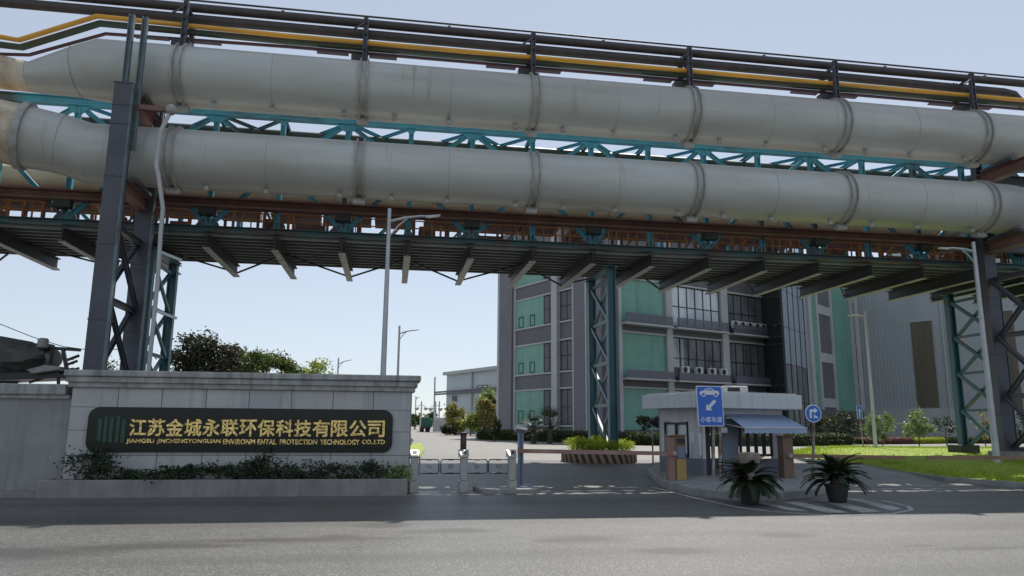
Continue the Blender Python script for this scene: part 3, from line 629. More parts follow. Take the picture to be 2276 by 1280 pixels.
# trestles
def trestle(x, ya, yb, label, bases):
    t = thing('trestle', label, 'trestle', (x, ya, 0), 'teal trestles under the conveyor bridge'); zt = ZB-.02
    for y in (ya, yb):
        q = MB(); q.ibeam((x, y, gz(y)+.1), (x, y, zt), .28, .32, .035, up=(1, 0, 0)); q.build('column', 'tealclean', t)
        q = MB(); q.box(x-.45, y-.45, gz(y)-.2, x+.45, y+.45, gz(y)+bases); q.build('footing', 'pot', t, bevel=.03)
    n = 4; zs = [gz(ya)+.5+(zt-gz(ya)-.9)*k/n for k in range(n+1)]
    for a, b in zip(zs[:-1], zs[1:]):
        for k, (p, r) in enumerate(((a, b), (b, a))): MB().bar((x+.12*(k-.5), ya+.18, p), (x+.12*(k-.5), yb-.18, r), .09, .14).build('brace', 'tealclean', t)
        MB().bar((x, ya+.2, b), (x, yb-.2, b), .1, .12).build('strut', 'tealclean', t)
    MB().box(x-.22, ya-.3, ZB-.02, x+.22, yb+.3, ZB+.0).build('head_plate', 'tealclean', t)
    return t
def sx(u, v, t): return Y(u, v, t).x
trestle(sx(1360, 800, 27.45), 27.45, 30.3, 'teal trestle standing in the striped round planter', .3)
trestle(sx(322, 700, 27.45), 27.45, 30.3, 'teal trestle rising behind the left end of the sign wall', .3)
trestle(sx(2122, 800, 30.2), 27.5, 30.2, 'teal trestle standing on the lawn beside the tall right lamp post', .62)

# ================================================================== office building (seen at its corner) and halls behind
def unit(a): a = R_(a); return (math.sin(a), math.cos(a))        # bearing from +Y towards +X
class Face:
    def __init__(s, O, d, nsign):
        s.O, s.d = O, d; s.n = (-d[1]*nsign, d[0]*nsign)
    def p(s, a, z, dep=0.): return V((s.O[0]+s.d[0]*a+s.n[0]*dep, s.O[1]+s.d[1]*a+s.n[1]*dep, z))
    def a(s, u, v=800): return onface(u, v, s.O, s.d)[0]
    def z(s, u, v): return onface(u, v, s.O, s.d)[1]
    def box(s, q, a0, a1, z0, z1, d0=-.1, d1=.05):
        c = s.p((a0+a1)/2, (z0+z1)/2, (d0+d1)/2)
        return q.obox(c, V((s.d[0], s.d[1], 0))*(a1-a0)/2, V((s.n[0], s.n[1], 0))*(d1-d0)/2, V((0, 0, (z1-z0)/2)))
def at_bearing(u, t): return Y(u, 940, t).x
CT = 60.; CO = (at_bearing(1345, CT), CT)
L_ = Face(CO, unit(-23.), 1); Rf = Face(CO, unit(67.), -1)
if L_.n[1] > 0: L_.n = (-L_.n[0], -L_.n[1])
if Rf.n[1] > 0: Rf.n = (-Rf.n[0], -Rf.n[1])
ZG = .4; ZR = 20.5
bd = thing('office_building', 'dark grey office block with green panels and balconies, corner towards the gate', 'building', (CO[0], CO[1], ZG))
aL = L_.a(1110); aR = Rf.a(1716)
core = [L_.p(0, 0), L_.p(aL, 0), L_.p(aL, 0)+V((Rf.d[0], Rf.d[1], 0))*aR, Rf.p(aR, 0)]
q = MB(); q.prism([(p.x, p.y) for p in core], ZG-1, ZR); q.build('wall', 'bband', bd)
q = MB(); q.prism([(p.x-(0), p.y) for p in core], ZR, ZR+.9); q.build('parapet', 'bwall', bd)
def part(face, name, m, rects, d0=-.1, d1=.05, parent=None, join=True):
    q = MB(); o = None
    for r in rects:
        if not join: q = MB()
        face.box(q, *r, *((d0, d1)))
        if not join: o = q.build(name, m, parent or bd)
    return q.build(name, m, parent or bd) if join else o
def window(face, a0, a1, z0, z1, nx_, nz_, dep=-.06, glass='glass', parent=None):
    q = MB(); fr = .07
    face.box(q, a0, a1, z0, z0+fr, dep, dep+.1); face.box(q, a0, a1, z1-fr, z1, dep, dep+.1)
    for i in range(nx_+1):
        a = a0+(a1-a0)*i/nx_; face.box(q, max(a0, a-fr/2), min(a1, a+fr/2), z0+fr, z1-fr, dep, dep+.095)
    for j in range(1, nz_): z = z0+(z1-z0)*j/nz_; face.box(q, a0+fr, a1-fr, z-fr/2, z+fr/2, dep, dep+.09)
    f = q.build('window', 'frame', parent or bd)
    g = MB(); face.box(g, a0+.02, a1-.02, z0+.02, z1-.02, dep+.01, dep+.03); g.build('pane', glass, f)
    return f
# left face: pier, light edges, panel field, pilaster, window bay, corner pier
A = {u: L_.a(u) for u in (1110, 1115, 1143, 1147, 1233, 1245, 1276, 1281, 1308)}
part(L_, 'corner_pier', 'bwall', [(A[1143], A[1115], ZG, ZR)], -.1, .35)
part(L_, 'light_edge', 'bpale', [(A[1115], A[1110], ZG, ZR)], -.1, .3)
part(L_, 'light_edge', 'bpale', [(A[1147], A[1143], ZG, ZR)], -.1, .12)
part(L_, 'pilaster', 'bpale', [(A[1245], A[1233], ZG, ZR)], -.1, .4)
part(L_, 'light_edge', 'bpale', [(A[1281], A[1276], ZG, ZR)], -.1, .2)
part(L_, 'corner_pier', 'bwall', [(.02, A[1281], ZG, ZR)], -.1, .3)
part(L_, 'light_edge', 'bpale', [(L_.a(1311), L_.a(1308), ZG, ZR)], .3, .36)
zf = lambda v: L_.z(1190, v)
FL = [(574, 628), (662, 725), (766, 830), (868, 944)]     # green strip of each storey at u = 1190
for i, (v0, v1) in enumerate(FL):
    z1, z0 = zf(v0), zf(v1)
    a0, a1 = L_.a(1233), A[1147]; ag = L_.a(1209)
    part(L_, 'green_panel', 'bgreen', [(ag, a1, z0, z1)], -.1, .04)
    part(L_, 'sill', 'bpale', [(A[1233], A[1147], z1, z1+.14)], -.1, .13)
    part(L_, 'sill', 'bpale', [(A[1233], A[1147], z0-.14, z0)], -.1, .13)
    part(L_, 'sill', 'bpale', [(A[1276], A[1245], z1, z1+.14)], -.1, .13)
    part(L_, 'sill', 'bpale', [(A[1276], A[1245], z0-.14, z0)], -.1, .13)
    window(L_, A[1233]+.02, ag-.03, z0+.05, z1-.03, 2, 2, glass='glass2')
    window(L_, A[1276]+.02, A[1245]-.15, z0+.05, z1-.03, 2, 2, glass='glass2')
    if i in (1, 2, 3):
        for u in (1154, 1179):
            h = (z1-z0); window(L_, L_.a(u+10), L_.a(u), z0+.1, z0+h*.42, 1, 1, dep=.0)
# right face
zr = lambda v, u=1420: Rf.z(u, v)
B = {u: Rf.a(u) for u in (1370, 1377, 1474, 1479, 1492, 1603, 1617, 1698)}
part(Rf, 'light_edge', 'bpale', [(B[1370], B[1377], ZG, ZR)], -.1, .42)
part(Rf, 'corner_pier', 'bwall', [(.02, B[1370], ZG, ZR)], -.1, .3)
part(Rf, 'pilaster', 'bpale', [(B[1479], B[1492], ZG, ZR)], -.1, .32)
part(Rf, 'pilaster', 'bpale', [(B[1603], B[1617], ZG, ZR)], -.1, .32)
RFL = [(632, 702, 722), (742, 826, 842), (864, 946, 958)]  # v at u=1420: head, railing top, slab edge
ztop = zr(520)
bays = [(B[1377], B[1479], 'panel'), (B[1492], B[1603], 'win'), (B[1617], B[1698], 'win')]
for i, (v0, v1, v2) in enumerate(RFL):
    z1, zrail, zs = zr(v0), zr(v1), zr(v2)
    if i == 0: z1 = zr(624)
    part(Rf, 'head_line', 'bpale', [(B[1377], B[1698], z1, z1+.16)], -.1, .2)
    for j, (a0, a1, kind) in enumerate(bays):
        if kind == 'panel': part(Rf, 'green_panel', 'bgreen', [(a0+.05, a1-.05, zs+.1, z1)], -.1, .05)
        else: window(Rf, a0+.05, a1-(.1 if j == 1 else .9), zs+.15, z1-.02, 6 if j == 1 else 4, 2, dep=-.02, glass='glass2' if (i == 0 and j == 1) else 'glass')
        if i == 2: continue
        bal = MB(); Rf.box(bal, a0-.1, a1+.1, zs-.16, zs, .0, 1.1); bo = bal.build('balcony', 'bpale', bd)
        rr = MB()
        for k in range(7): z = zs+.1+k*(zrail-zs-.1)/6; Rf.box(rr, a0-.05, a1+.05, z-.045, z+.045, 1.0, 1.05)
        for k in range(7): a = a0+(a1-a0)*k/6; Rf.box(rr, a-.03, a+.03, zs, zrail+.06, .94, 1.0)
        rr.build('louvre_railing', 'louvre', bo)
    if i < 2: part(Rf, 'soffit_band', 'bband', [(B[1377], B[1698], zr(RFL[i+1][0])+.17, zs-.18)], -.1, .06)
def acunit(face, a, z, label, grp, first=[None]):
    t = thing('air_conditioner', label, 'air conditioner', face.p(a, z, .55), grp); q = MB(); face.box(q, a-.42, a+.42, z+.12, z+.72, .4, .72)
    for dx in (-.3, .3): face.box(q, a+dx-.05, a+dx+.05, z, z+.12, .4, .72)
    q.build('case', 'white', t, bevel=.02)
    c = face.p(a-.12, z+.42, .722); n = V((face.n[0], face.n[1], 0)); q = MB(); q.lathe(c, [(.26, 0), (.26, .012), (.2, .012), (.05, .02)], 16, axis=n); q.build('fan_grille', 'blackplastic', t); return t
words = ('first', 'second', 'third', 'fourth', 'fifth')
for k, u in enumerate((1512, 1542, 1571, 1597)):
    acunit(Rf, Rf.a(u), zr(RFL[1][2], 1420)+.55, 'white air conditioner on the lower wide balcony, %s from the left' % words[k], 'air conditioners on the lower balcony')
for k, u in enumerate((1628, 1644, 1660, 1676, 1690)):
    acunit(Rf, Rf.a(u), zr(RFL[0][2], 1420)+.5, 'white air conditioner on the upper right balcony, %s from the left' % words[k], 'air conditioners on the upper balcony')
# dark glass stair tower
pA = Rf.p(Rf.a(1700), 0); pB = V((at_bearing(1752, 63.5), 63.5, 0)); pC = V((at_bearing(1800, 69.), 69., 0))
tw = thing('glass_tower', 'dark glass stair tower between the office block and the green striped hall', 'tower', (pB.x, pB.y, ZG))
pD = pC+(pA-pB)*1.6
q = MB(); q.prism([(p.x, p.y) for p in (pA, pB, pC, pD)], ZG-1, ZR+1.5); q.build('wall', 'blackplastic', tw)
def face2(a, b):
    d = (b-a); d.z = 0; l = d.length; d.normalize(); f = Face((a.x, a.y), (d.x, d.y), -1)
    if f.n[0]*a.x+f.n[1]*a.y > 0: f.n = (-f.n[0], -f.n[1])
    return f, l
fT, lT = face2(pA, pB); fU, lU = face2(pB, pC)
for f, l, gl in ((fT, lT, 'glass'), (fU, lU, 'glasspale')):
    for j in range(6):
        q = MB(); f.box(q, .1, l-.1, ZG+.1+j*3.5, ZG+.1+j*3.5+3.44, -.05, .05); q.build('glass_panel', 'glassdark' if f is fT else 'glass' if j < 2 else gl, tw)
    q = MB()
    for k in range(5): f.box(q, l*k/4-.04, l*k/4+.04, ZG, ZR+1, .0, .1)
    q.build('mullion', 'frame', tw)
# striped green hall end and the long corrugated hall
S0 = V((at_bearing(1798, 70.), 70., 0)); dS = unit(51.6)
fS = Face((S0.x, S0.y), dS, -1)
if fS.n[0]*S0.x+fS.n[1]*S0.y > 0: fS.n = (-fS.n[0], -fS.n[1])
aE = fS.a(1907); E0 = fS.p(aE, 0)
dH = unit(180-33.); fH = Face((E0.x, E0.y), dH, -1)
if fH.n[0]*E0.x+fH.n[1]*E0.y > 0: fH.n = (-fH.n[0], -fH.n[1])
hl = thing('factory_hall', 'tall grey corrugated factory hall with green and grey striped end wall', 'factory hall', (E0.x, E0.y, ZG))
ZH = 19.5
q = MB(); b_ = 25.; f_ = 45.
poly = [fS.p(0, 0), E0, fH.p(f_, 0), fH.p(f_, 0, -30), fS.p(0, 0, -30)]
q.prism([(p.x, p.y) for p in poly], ZG-1, ZH); q.build('wall', 'hall', hl)
def sp(name, m, u0, u1, v0, v1, d1=.08, d0=-.05):
    a0, a1 = fS.a(u0), fS.a(u1); q = MB(); um = (u0+u1)/2
    fS.box(q, a0, a1, fS.z(um, v1) if v1 else ZG, fS.z(um, v0) if v0 else ZH+.2, d0, d1); return q.build(name, m, hl)
# the stripes lean in the picture only because the camera looks up: edges are read at mid height
sp('light_edge', 'bpale', 1799, 1806, 0, 0, .25); sp('green_panel', 'bgreen', 1806, 1818, 0, 0, .1); sp('pilaster', 'bpale', 1818, 1822, 0, 0, .2)
sp('window_strip', 'bband', 1822, 1850, 0, 0, .03)
for v0, v1 in ((590, 622), (683, 702), (786, 806), (885, 905)): sp('spandrel', 'bpale', 1822, 1850, v0, v1, .12)
sp('pilaster', 'bpale', 1850, 1853, 0, 0, .2); sp('green_panel', 'bgreen', 1853, 1893, 0, 0, .1); sp('light_edge', 'bpale', 1893, 1899, 0, 0, .25)
sp('window_strip', 'bband', 1899, 1907, 0, 0, .03)
for v0, v1 in ((660, 678), (768, 772), (855, 862)): sp('spandrel', 'bpale', 1899, 1907, v0, v1, .12)
sp('plinth', 'bband', 1799, 1906, 912, 0, .3)
q = MB(); a = .2; zl = fH.z(2060, 908)
while a < f_:
    fH.box(q, a, a+.14, zl, ZH, 0, .06); a += .4
q.build('ribs', 'hall', hl)
q = MB(); fH.box(q, -.2, f_, ZG-.5, zl, -.05, .22); q.build('plinth', 'bpale', hl)
def hbox(name, m, u0, u1, v0, v1, d1=.1):
    um = (u0+u1)/2; q = MB(); fH.box(q, fH.a(u0), fH.a(u1), fH.z(um, v1), fH.z(um, v0), .0, d1); return q.build(name, m, hl)
for u0_, u1_, v0_ in ((2032, 2078, 714), (2232, 2262, 690)):
    hbox('window_strip', 'halldoor', u0_, u1_, v0_, 906, .085); hbox('strip_head', 'bpale', u0_-1, u1_+1, v0_-2, v0_, .16)
    for k in range(8): um_ = u0_+(u1_-u0_)*k/7; q = MB(); fH.box(q, fH.a(um_)-.035, fH.a(um_)+.035, fH.z((u0_+u1_)/2, 906), fH.z((u0_+u1_)/2, v0_), .085, .13); q.build('mullion', 'halldoor', hl)
q = MB(); fH.box(q, -.1, f_, ZH-.5, ZH+.25, .05, .3); q.build('gutter', 'bpale', hl)
for a_ in (9.5, 22.): c_ = fH.p(a_, 0, .18); MB().tube([(c_.x, c_.y, ZG), (c_.x, c_.y, ZH)], .09, 8).build('downpipe', 'bpale', hl, True)
# low pale building far left of the office block
P0 = V((at_bearing(1126, 94.), 94., 0)); fP = Face((P0.x, P0.y), unit(-22.), 1)
if fP.n[0]*P0.x+fP.n[1]*P0.y > 0: fP.n = (-fP.n[0], -fP.n[1])
lb = thing('low_building', 'low pale blue grey building with pipes along its wall, left of the office block', 'building', (P0.x, P0.y, ZG))
lP = fP.a(994); zt = fP.z(1050, 826)
q = MB(); q.prism([(p.x, p.y) for p in (fP.p(0, 0), fP.p(lP, 0), fP.p(lP, 0, -25), fP.p(0, 0, -25))], ZG-1, zt); q.build('wall', 'lowbldg', lb)
q = MB(); fP.box(q, -.2, lP+.4, zt-.1, zt+.35, -.5, .5); q.build('eaves', 'bpale', lb)
for u in (1048,): q = MB(); fP.box(q, fP.a(u+5), fP.a(u), ZG, zt-.1, 0, .3); q.build('pilaster', 'bpale', lb)
for v in (868, 873): z = fP.z(1030, v); MB().tube([fP.p(0, z, .45), fP.p(lP+3, z, .45)], .13, 8).build('wall_pipe', 'bwall', lb, True)
window(fP, fP.a(1018), fP.a(1008), fP.z(1013, 892), fP.z(1013, 880), 3, 1, .02, parent=lb); window(fP, fP.a(1085), fP.a(1062), fP.z(1070, 862), fP.z(1070, 856), 2, 1, .02, parent=lb)
mp_ = fP.p(lP+3, 0, .5)
tag(MB().tube([(mp_.x, mp_.y, ZG), (mp_.x, mp_.y, Y(985, 838, mp_.y).z)], .12, 8).build('vent_mast', 'bpale'), 'thin mast at the far corner of the low pale building', 'mast')
q = MB()
for k in range(22):
    f = k/21; p = V((at_bearing(965+28*f, 118.), 118., 0)); q.box(p.x-.04, p.y-.04, ZG, p.x+.04, p.y+.04, ZG+2.2)
p, r = at_bearing(965, 118), at_bearing(993, 118); q.box(p, 117.95, ZG+2, r, 118.05, ZG+2.1); q.box(p, 117.95, ZG+.4, r, 118.05, ZG+.5)
tag(q.build('bar_fence', 'bpale'), 'pale bar fence beside the distant green truck', 'fence')

# ================================================================== sign wall
WY = 20.05
def wx(u): return Y(u, 940, WY).x
def wz(v, u=540): return Y(u, v, WY).z
wl = thing('gate_wall', 'grey tiled gate wall with layered cap stone and black company name board', 'wall', (wx(530), WY, 0))
x0, x1 = wx(155), wx(912); zt = wz(866)
MB().box(x0, WY, -.1, x1, WY+.6, zt).build('body', 'joint', wl)
q = MB(); vs = [wx(u) for u in (155, 258, 356, 455, 551, 645, 738, 828, 912)]; hs = [wz(v) for v in (866, 908, 958, 1012, 1064, 1116)]
for a, b in zip(vs[:-1], vs[1:]):
    for c, d in zip(hs[:-1], hs[1:]): q.box(a+.008, WY-.03, d+.006, b-.008, WY+.02, c-.006)
q.box(x1, WY+.01, -.1, x1+.025, WY+.6, zt); q.box(x0-.025, WY+.01, -.1, x0, WY+.6, zt)
q.build('facing_tiles', 'tile', wl)
q = MB(); q.box(x0-.1, WY-.12, zt, x1+.1, WY+.72, wz(855)); q.build('cap_base', 'capstone', wl, bevel=.015)
q = MB(); q.box(x0-.14, WY-.18, wz(855), x1+.16, WY+.78, wz(843)); q.build('cap_course', 'capstone', wl, bevel=.015)
q = MB(); q.box(x0-.18, WY-.24, wz(843)+.005, x1+.24, WY+.84, wz(829)); q.build('cap_top', 'capstone', wl, bevel=.03)
PY = WY-.03; pxl, pxr, pz0, pz1 = wx(198), wx(873), wz(1005), wz(908.5)
sb_ = MB(); sb_.slab(rounded(pxl, pz0, pxr, pz1, .24, 8), (0, PY, 0), (1, 0, 0), (0, 0, 1), (0, -1, 0), 0, .06)
sg = thing('name_board', 'long rounded black board with gold company name on the tiled wall', 'name board', ((pxl+pxr)/2, PY, pz0))
sb_.build('board', 'panel', sg)
cn = '江苏金城永联环保科技有限公司'; cxs = [wx(292+(858-292)*k/14) for k in range(15)]
for k, ch in enumerate(cn):
    w_ = (cxs[k+1]-cxs[k])*.9
    text(ch, w_, wz(933)-wz(969), 'character', 'gold', (cxs[k]+.01, PY-.06, wz(969)), sg, .025, .022)
for s_, ua, ub in (('JIANGSU', 288, 349), ('JINCHENGYONGLIAN', 355, 495), ('ENVIRONM', 501, 571), ('ENTAL', 577, 618), ('PROTECTION', 626, 708), ('TECHNOLOGY', 715, 801), ('CO.,LTD', 807, 857)):
    text(s_, wx(ub)-wx(ua), wz(976)-wz(987), 'lettering', 'gold', (wx(ua), PY-.06, wz(987)), sg, .015, .03)
q = MB()
for k, (ua, ub, v0) in enumerate(((222, 231, 934), (235, 243, 926), (247, 256, 930), (262, 270, 926), (274, 283, 934))): q.box(wx(ua), PY-.075, wz(984), wx(ub), PY-.06, wz(v0))
q.build('emblem', 'logogreen', sg)
# planter with shrubs
pl = thing('planter', 'long low concrete planter along the foot of the sign wall', 'planter', (wx(530), WY-.6, 0))
q = MB(); y0, y1 = WY-.75, WY-.03; xa_, xb_ = wx(128), wx(908); zp = Y(540, 1066, y0).z
q.box(xa_, y0, -.1, xb_, y0+.12, zp); q.box(xa_, y0+.12, -.1, xa_+.12, y1, zp-.002); q.box(xb_-.12, y0+.12, -.1, xb_, y1, zp-.002); q.build('kerb_wall', 'concrete', pl, bevel=.015)
MB().box(xa_+.12, y0+.12, -.1, xb_-.12, y1, zp-.06).build('soil', 'bark', pl)
def shrub(name, label, base, rad, n, size, leaf, seed, cat='shrub', group=None, **kw):
    t = thing(name, label, cat, base, group); b = V(base)
    q = MB(); rnd = random.Random(seed)
    for k in range(6): q.tube([b, b+V((rnd.uniform(-1, 1)*rad[0]*.6, rnd.uniform(-1, 1)*rad[1]*.5, rad[2]*rnd.uniform(.9, 1.5)))], [.02, .008], 5)
    q.build('stem', 'bark', t); crown(b+V((0, 0, rad[2]*.95)), rad, n, size, seed, **kw).build('foliage', leaf, t); return t
sh = [(205, 1003, 48, 'tall bushy shrub at the left end of the planter, over the board corner'), (290, 1046, 40, 'low dark shrub right of the tall planter shrub'), (360, 1040, 36, 'sparse shrub under the first Chinese characters'), (425, 1036, 34, 'small upright shrub under the second gold word'), (490, 1034, 40, 'dense dark shrub below the middle of the name board'), (545, 1024, 36, 'shrub with raised shoots left of the tallest middle shrub'), (588, 1010, 30, 'tallest narrow shrub in the middle of the planter'), (640, 1026, 38, 'rounded shrub just right of the tallest middle shrub'), (700, 1026, 40, 'broad shrub below the English word for technology'), (765, 1036, 36, 'thin open shrub near the right end of the planter'), (830, 1030, 34, 'shrub beneath the right end of the name board'), (884, 1034, 26, 'pale leaved shrub at the right end of the planter')]
for k, (u, v, hw, lb_) in enumerate(sh):
    yb = WY-.38; z1 = Y(u, v, yb).z; z0 = zp-.06; w_ = (Y(u+hw, v, yb).x-Y(u, v, yb).x)
    shrub('planter_shrub', lb_, (Y(u, v, yb).x, yb, z0), (w_*1.0, .32, (z1-z0)*.58), 520 if hw < 45 else 1000, .05, 'leafwall' if k < 11 else 'leafpale', 40+k, group='shrubs in the planter', clumps=16, spread=.5)
# low boundary wall on the left
lw = thing('boundary_wall', 'lower grey rendered wall with stepped cap left of the sign wall', 'wall', (wx(0), WY+.3, 0))
zc0 = Y(70, 886, WY+.2).z; MB().box(-40, WY+.2, -.1, x0-.03, WY+.55, zc0).build('body', 'lowwall', lw)
q = MB(); q.box(-40, WY+.12, zc0, x0-.12, WY+.63, zc0+.1); q.build('cap_base', 'capstone', lw, bevel=.015)
q = MB(); q.box(-40, WY+.05, zc0+.1, x0-.2, WY+.7, Y(70, 853, WY+.2).z); q.build('cap_top', 'capstone', lw, bevel=.03)
q = MB(); q.box(-40, WY-.6, 0, xa_-.05, WY+.2, .1); struct(q.build('pavement', 'concrete'))

# ================================================================== pedestrian gates
GY = 20.1
def gx(u, v=1040): return Y(u, v, GY).x
def gzz(v, u=1031): return Y(u, v, GY).z
nm = ('leftmost stainless gate post, against the end of the sign wall', 'middle stainless gate post with a dark terminal behind it', 'rightmost stainless gate post, beside the blue grey scanner pole')
def gate_post(u, label):
    x = gx(u); t = thing('gate_post', label, 'gate post', (x, GY, 0), 'pedestrian gate posts')
    w_ = .095; zt = gzz(1012); zb = gzz(1058)
    q = MB(); q.box(x-w_*1.25, GY-.14, 0, x+w_*1.25, GY+.2, .3); q.build('base', 'stainless', t, bevel=.01)
    q = MB(); q.box(x-w_, GY-.1, .3, x+w_, GY+.16, zt-.05); q.build('pillar', 'stainless', t, bevel=.015)
    z0, z1 = zt-.05, gzz(1001); q = MB()              # slanted reader head
    q.add([(x-.12, GY-.13, z0), (x+.12, GY-.13, z0), (x+.14, GY+.2, z0), (x-.14, GY+.2, z0), (x-.1, GY-.13, z0+.05), (x+.1, GY-.13, z0+.05), (x+.14, GY+.2, z1+.02), (x-.14, GY+.2, z1+.02)],
          [(0, 3, 2, 1), (4, 5, 6, 7), (0, 1, 5, 4), (1, 2, 6, 5), (2, 3, 7, 6), (3, 0, 4, 7)]); h = q.build('reader_head', 'signback', t, bevel=.008)
    a = V((x, GY+.035, (z0+.05+z1+.02)/2+.004)); sl_ = V((0, .33, z1+.02-z0-.05)).normalized(); nn = V((1, 0, 0)).cross(sl_)
    MB().obox(a+nn*.003, (.055, 0, 0), sl_*.07, nn*.004).build('reader_window', 'blackplastic', h)
    return t
for k, u in enumerate((921, 1031, 1138)): gate_post(u, nm[k])
leaf_lb = ('first glass gate leaf from the wall', 'second glass gate leaf from the wall, hinged on the middle post', 'third glass gate leaf from the wall, right of the middle post', 'fourth glass gate leaf from the wall, hinged on the right post')
for k, (ua, ub) in enumerate(((932, 975.5), (979.5, 1024), (1037, 1083), (1086, 1130))):
    xa_, xb_ = gx(ua), gx(ub); z0, z1 = gzz(1052), gzz(1021); t = thing('gate_leaf', leaf_lb[k], 'gate leaf', (xa_, GY, z0), 'swing gate leaves')
    fl = k % 2 == 0; rr = .07; pts = []
    base = rounded(xa_, z0, xb_, z1, rr, 5)
    pts = [(x if not ((x < (xa_+xb_)/2) == fl) else (xa_ if fl else xb_), z) for x, z in base]
    c = [V((x, GY, z)) for x, z in pts]; c.append(c[0])
    MB().tube(c, .014, 8, False).build('frame', 'gatedark', t, True)
    q = MB(); q.box(xa_+.03, GY-.004, z0+.015, xb_-.03, GY+.004, z1-.015); q.build('glass', 'clear', t)
    cx_ = (xa_+xb_)/2; cz_ = (z0+z1)/2; ring = [V((cx_+.055*math.cos(a*math.pi/10), GY-.008, cz_+.055*math.sin(a*math.pi/10))) for a in range(21)]
    q = MB(); q.tube(ring, .006, 6, False); s = .04 if fl else -.04; q.bar((cx_-s, GY-.008, cz_+.04), (cx_+s, GY-.008, cz_-.04), .012, .012, up=(0, 1, 0)); q.build('symbol', 'gatedark', t)
    q = MB(); q.box(cx_-.07, GY-.02, z1-.025, cx_+.07, GY+.02, z1-.01); q.box(cx_-.07, GY-.02, z0+.01, cx_+.07, GY+.02, z0+.025); q.build('clip', 'gatedark', t)
    q = MB(); hx = xa_ if fl else xb_; q.tube([(hx, GY, z0-.05), (hx, GY, z1+.06)], .022, 8); q.build('hinge_post', 'stainless', t)
x = gx(1033); y = GY+.5; t = thing('face_terminal', 'dark access terminal with a flat hood standing behind the middle gate post', 'terminal', (x, y, 0))
zz = lambda v: Y(1033, v, y).z
MB().lathe((x, y, 0), [(.12, 0), (.12, .03), (.05, .05), (.04, zz(1005))], 12).build('pole', 'blackplastic', t, True)
q = MB(); q.lathe((x, y, zz(1005)), [(.06, 0), (.085, .06), (.085, zz(966)-zz(1005)), (.07, zz(966)-zz(1005)+.02)], 12); q.build('body', 'maroon', t, True)
MB().box(x-.17, y-.1, zz(966), x+.1, y+.1, zz(961)).build('hood', 'blackplastic', t, bevel=.015)
x = gx(1164); y = 20.6; t = thing('scanner_pole', 'blue grey pole with a tilted white scanner head right of the gates', 'scanner pole', (x, y, 0)); zz = lambda v: Y(1164, v, y).z
q = MB(); q.box(x-.075, y-.05, .1, x-.025, y+.05, zz(963)); q.box(x+.025, y-.05, .1, x+.075, y+.05, zz(963)); q.box(x-.025, y, .1, x+.025, y+.04, zz(965)); q.build('pole', 'bluesteel', t)
MB().box(x-.3, y-.2, .1, x+.3, y+.2, .16).build('base_plate', 'bluesteel', t)
q = MB(); q.obox((x, y-.05, zz(955)), (.16, 0, -.03), (0, .12, -.05), (.006, .02, .045)); q.build('scanner_head', 'signback', t, bevel=.015)
q = MB(); q.obox((x+.05, y-.14, zz(953.5)), (.085, 0, -.016), (0, .05, -.02), (.002, .01, .03)); q.build('scanner_screen', 'white', t)

# ================================================================== guard booth on its island
IZ = .2
def GI(u, v): return G(u, v, IZ)
c0 = V((Y(1562, 1000, 20.9).x, 20.9, IZ)); bL = unit(-14.); bF = unit(76.)
FB_L = Face((c0.x, c0.y), bL, 1); FB_F = Face((c0.x, c0.y), bF, -1)
for f in (FB_L, FB_F):
    if f.n[0]*c0.x+f.n[1]*c0.y > 0: f.n = (-f.n[0], -f.n[1])
dl = FB_L.a(1465, 980); df = FB_F.a(1742, 980)
bt = thing('guard_booth', 'small pale guard booth with a wide flat roof between the two barriers', 'booth', tuple(c0))
zt = FB_L.z(1560, 905); zlow = FB_L.z(1550, 1019)
def fb(f, name, m, a0, a1, z0, z1, d0=-.08, d1=0., parent=None, **kw):
    q = MB(); f.box(q, a0, a1, z0, z1, d0, d1); return q.build(name, m, parent or bt, **kw)
wu0, wu1 = FB_L.a(1478, 980), FB_L.a(1531, 980); wz0, wz1 = zlow+.05, FB_L.z(1505, 937)
fb(FB_L, 'wall', 'booth', 0, wu1, zlow, zt); fb(FB_L, 'wall', 'booth', wu0, dl, zlow, zt); fb(FB_L, 'wall', 'booth', wu1, wu0, wz1, zt); fb(FB_L, 'lower_wall', 'boothlow', 0, dl, IZ, zlow, -.08, .006)
win = window(FB_L, wu1+.02, wu0-.02, wz0, wz1-.02, 2, 1, -.06, glass='glass2', parent=bt)
f1, f2, f3 = FB_F.a(1600, 980), FB_F.a(1716, 980), df
fb(FB_F, 'wall', 'booth', 0, FB_F.a(1568, 980), zlow, zt, -.081, .001); fb(FB_F, 'shaded_panel', 'blackplastic', FB_F.a(1569, 980), FB_F.a(1590, 980), IZ, FB_F.z(1580, 925), -.3, -.25); fb(FB_F, 'wall', 'booth', f2, f3, zlow-.02, zt, -.081, .001)  # black panel stands for the shade in the open doorway
fb(FB_F, 'lower_wall', 'boothlow', 0, FB_F.a(1568, 980), IZ, zlow, -.082, .005); fb(FB_F, 'lower_wall', 'boothlow', FB_F.a(1640, 980), f3, IZ, zlow-.02, -.081, .005)
fb(FB_F, 'wall', 'booth', FB_F.a(1588, 980), f2, FB_F.z(1660, 925), zt, -.081, .001)
fb(FB_F, 'shaded_panel', 'boothlow', FB_F.a(1606, 980), FB_F.a(1641, 980), IZ, FB_F.z(1620, 930), -.07, -.03)  # shade on the booth front put into this darker panel colour
wf = window(FB_F, FB_F.a(1645, 980), f2-.01, zlow+.05, FB_F.z(1660, 940), 4, 1, -.06, glass='clear', parent=bt)
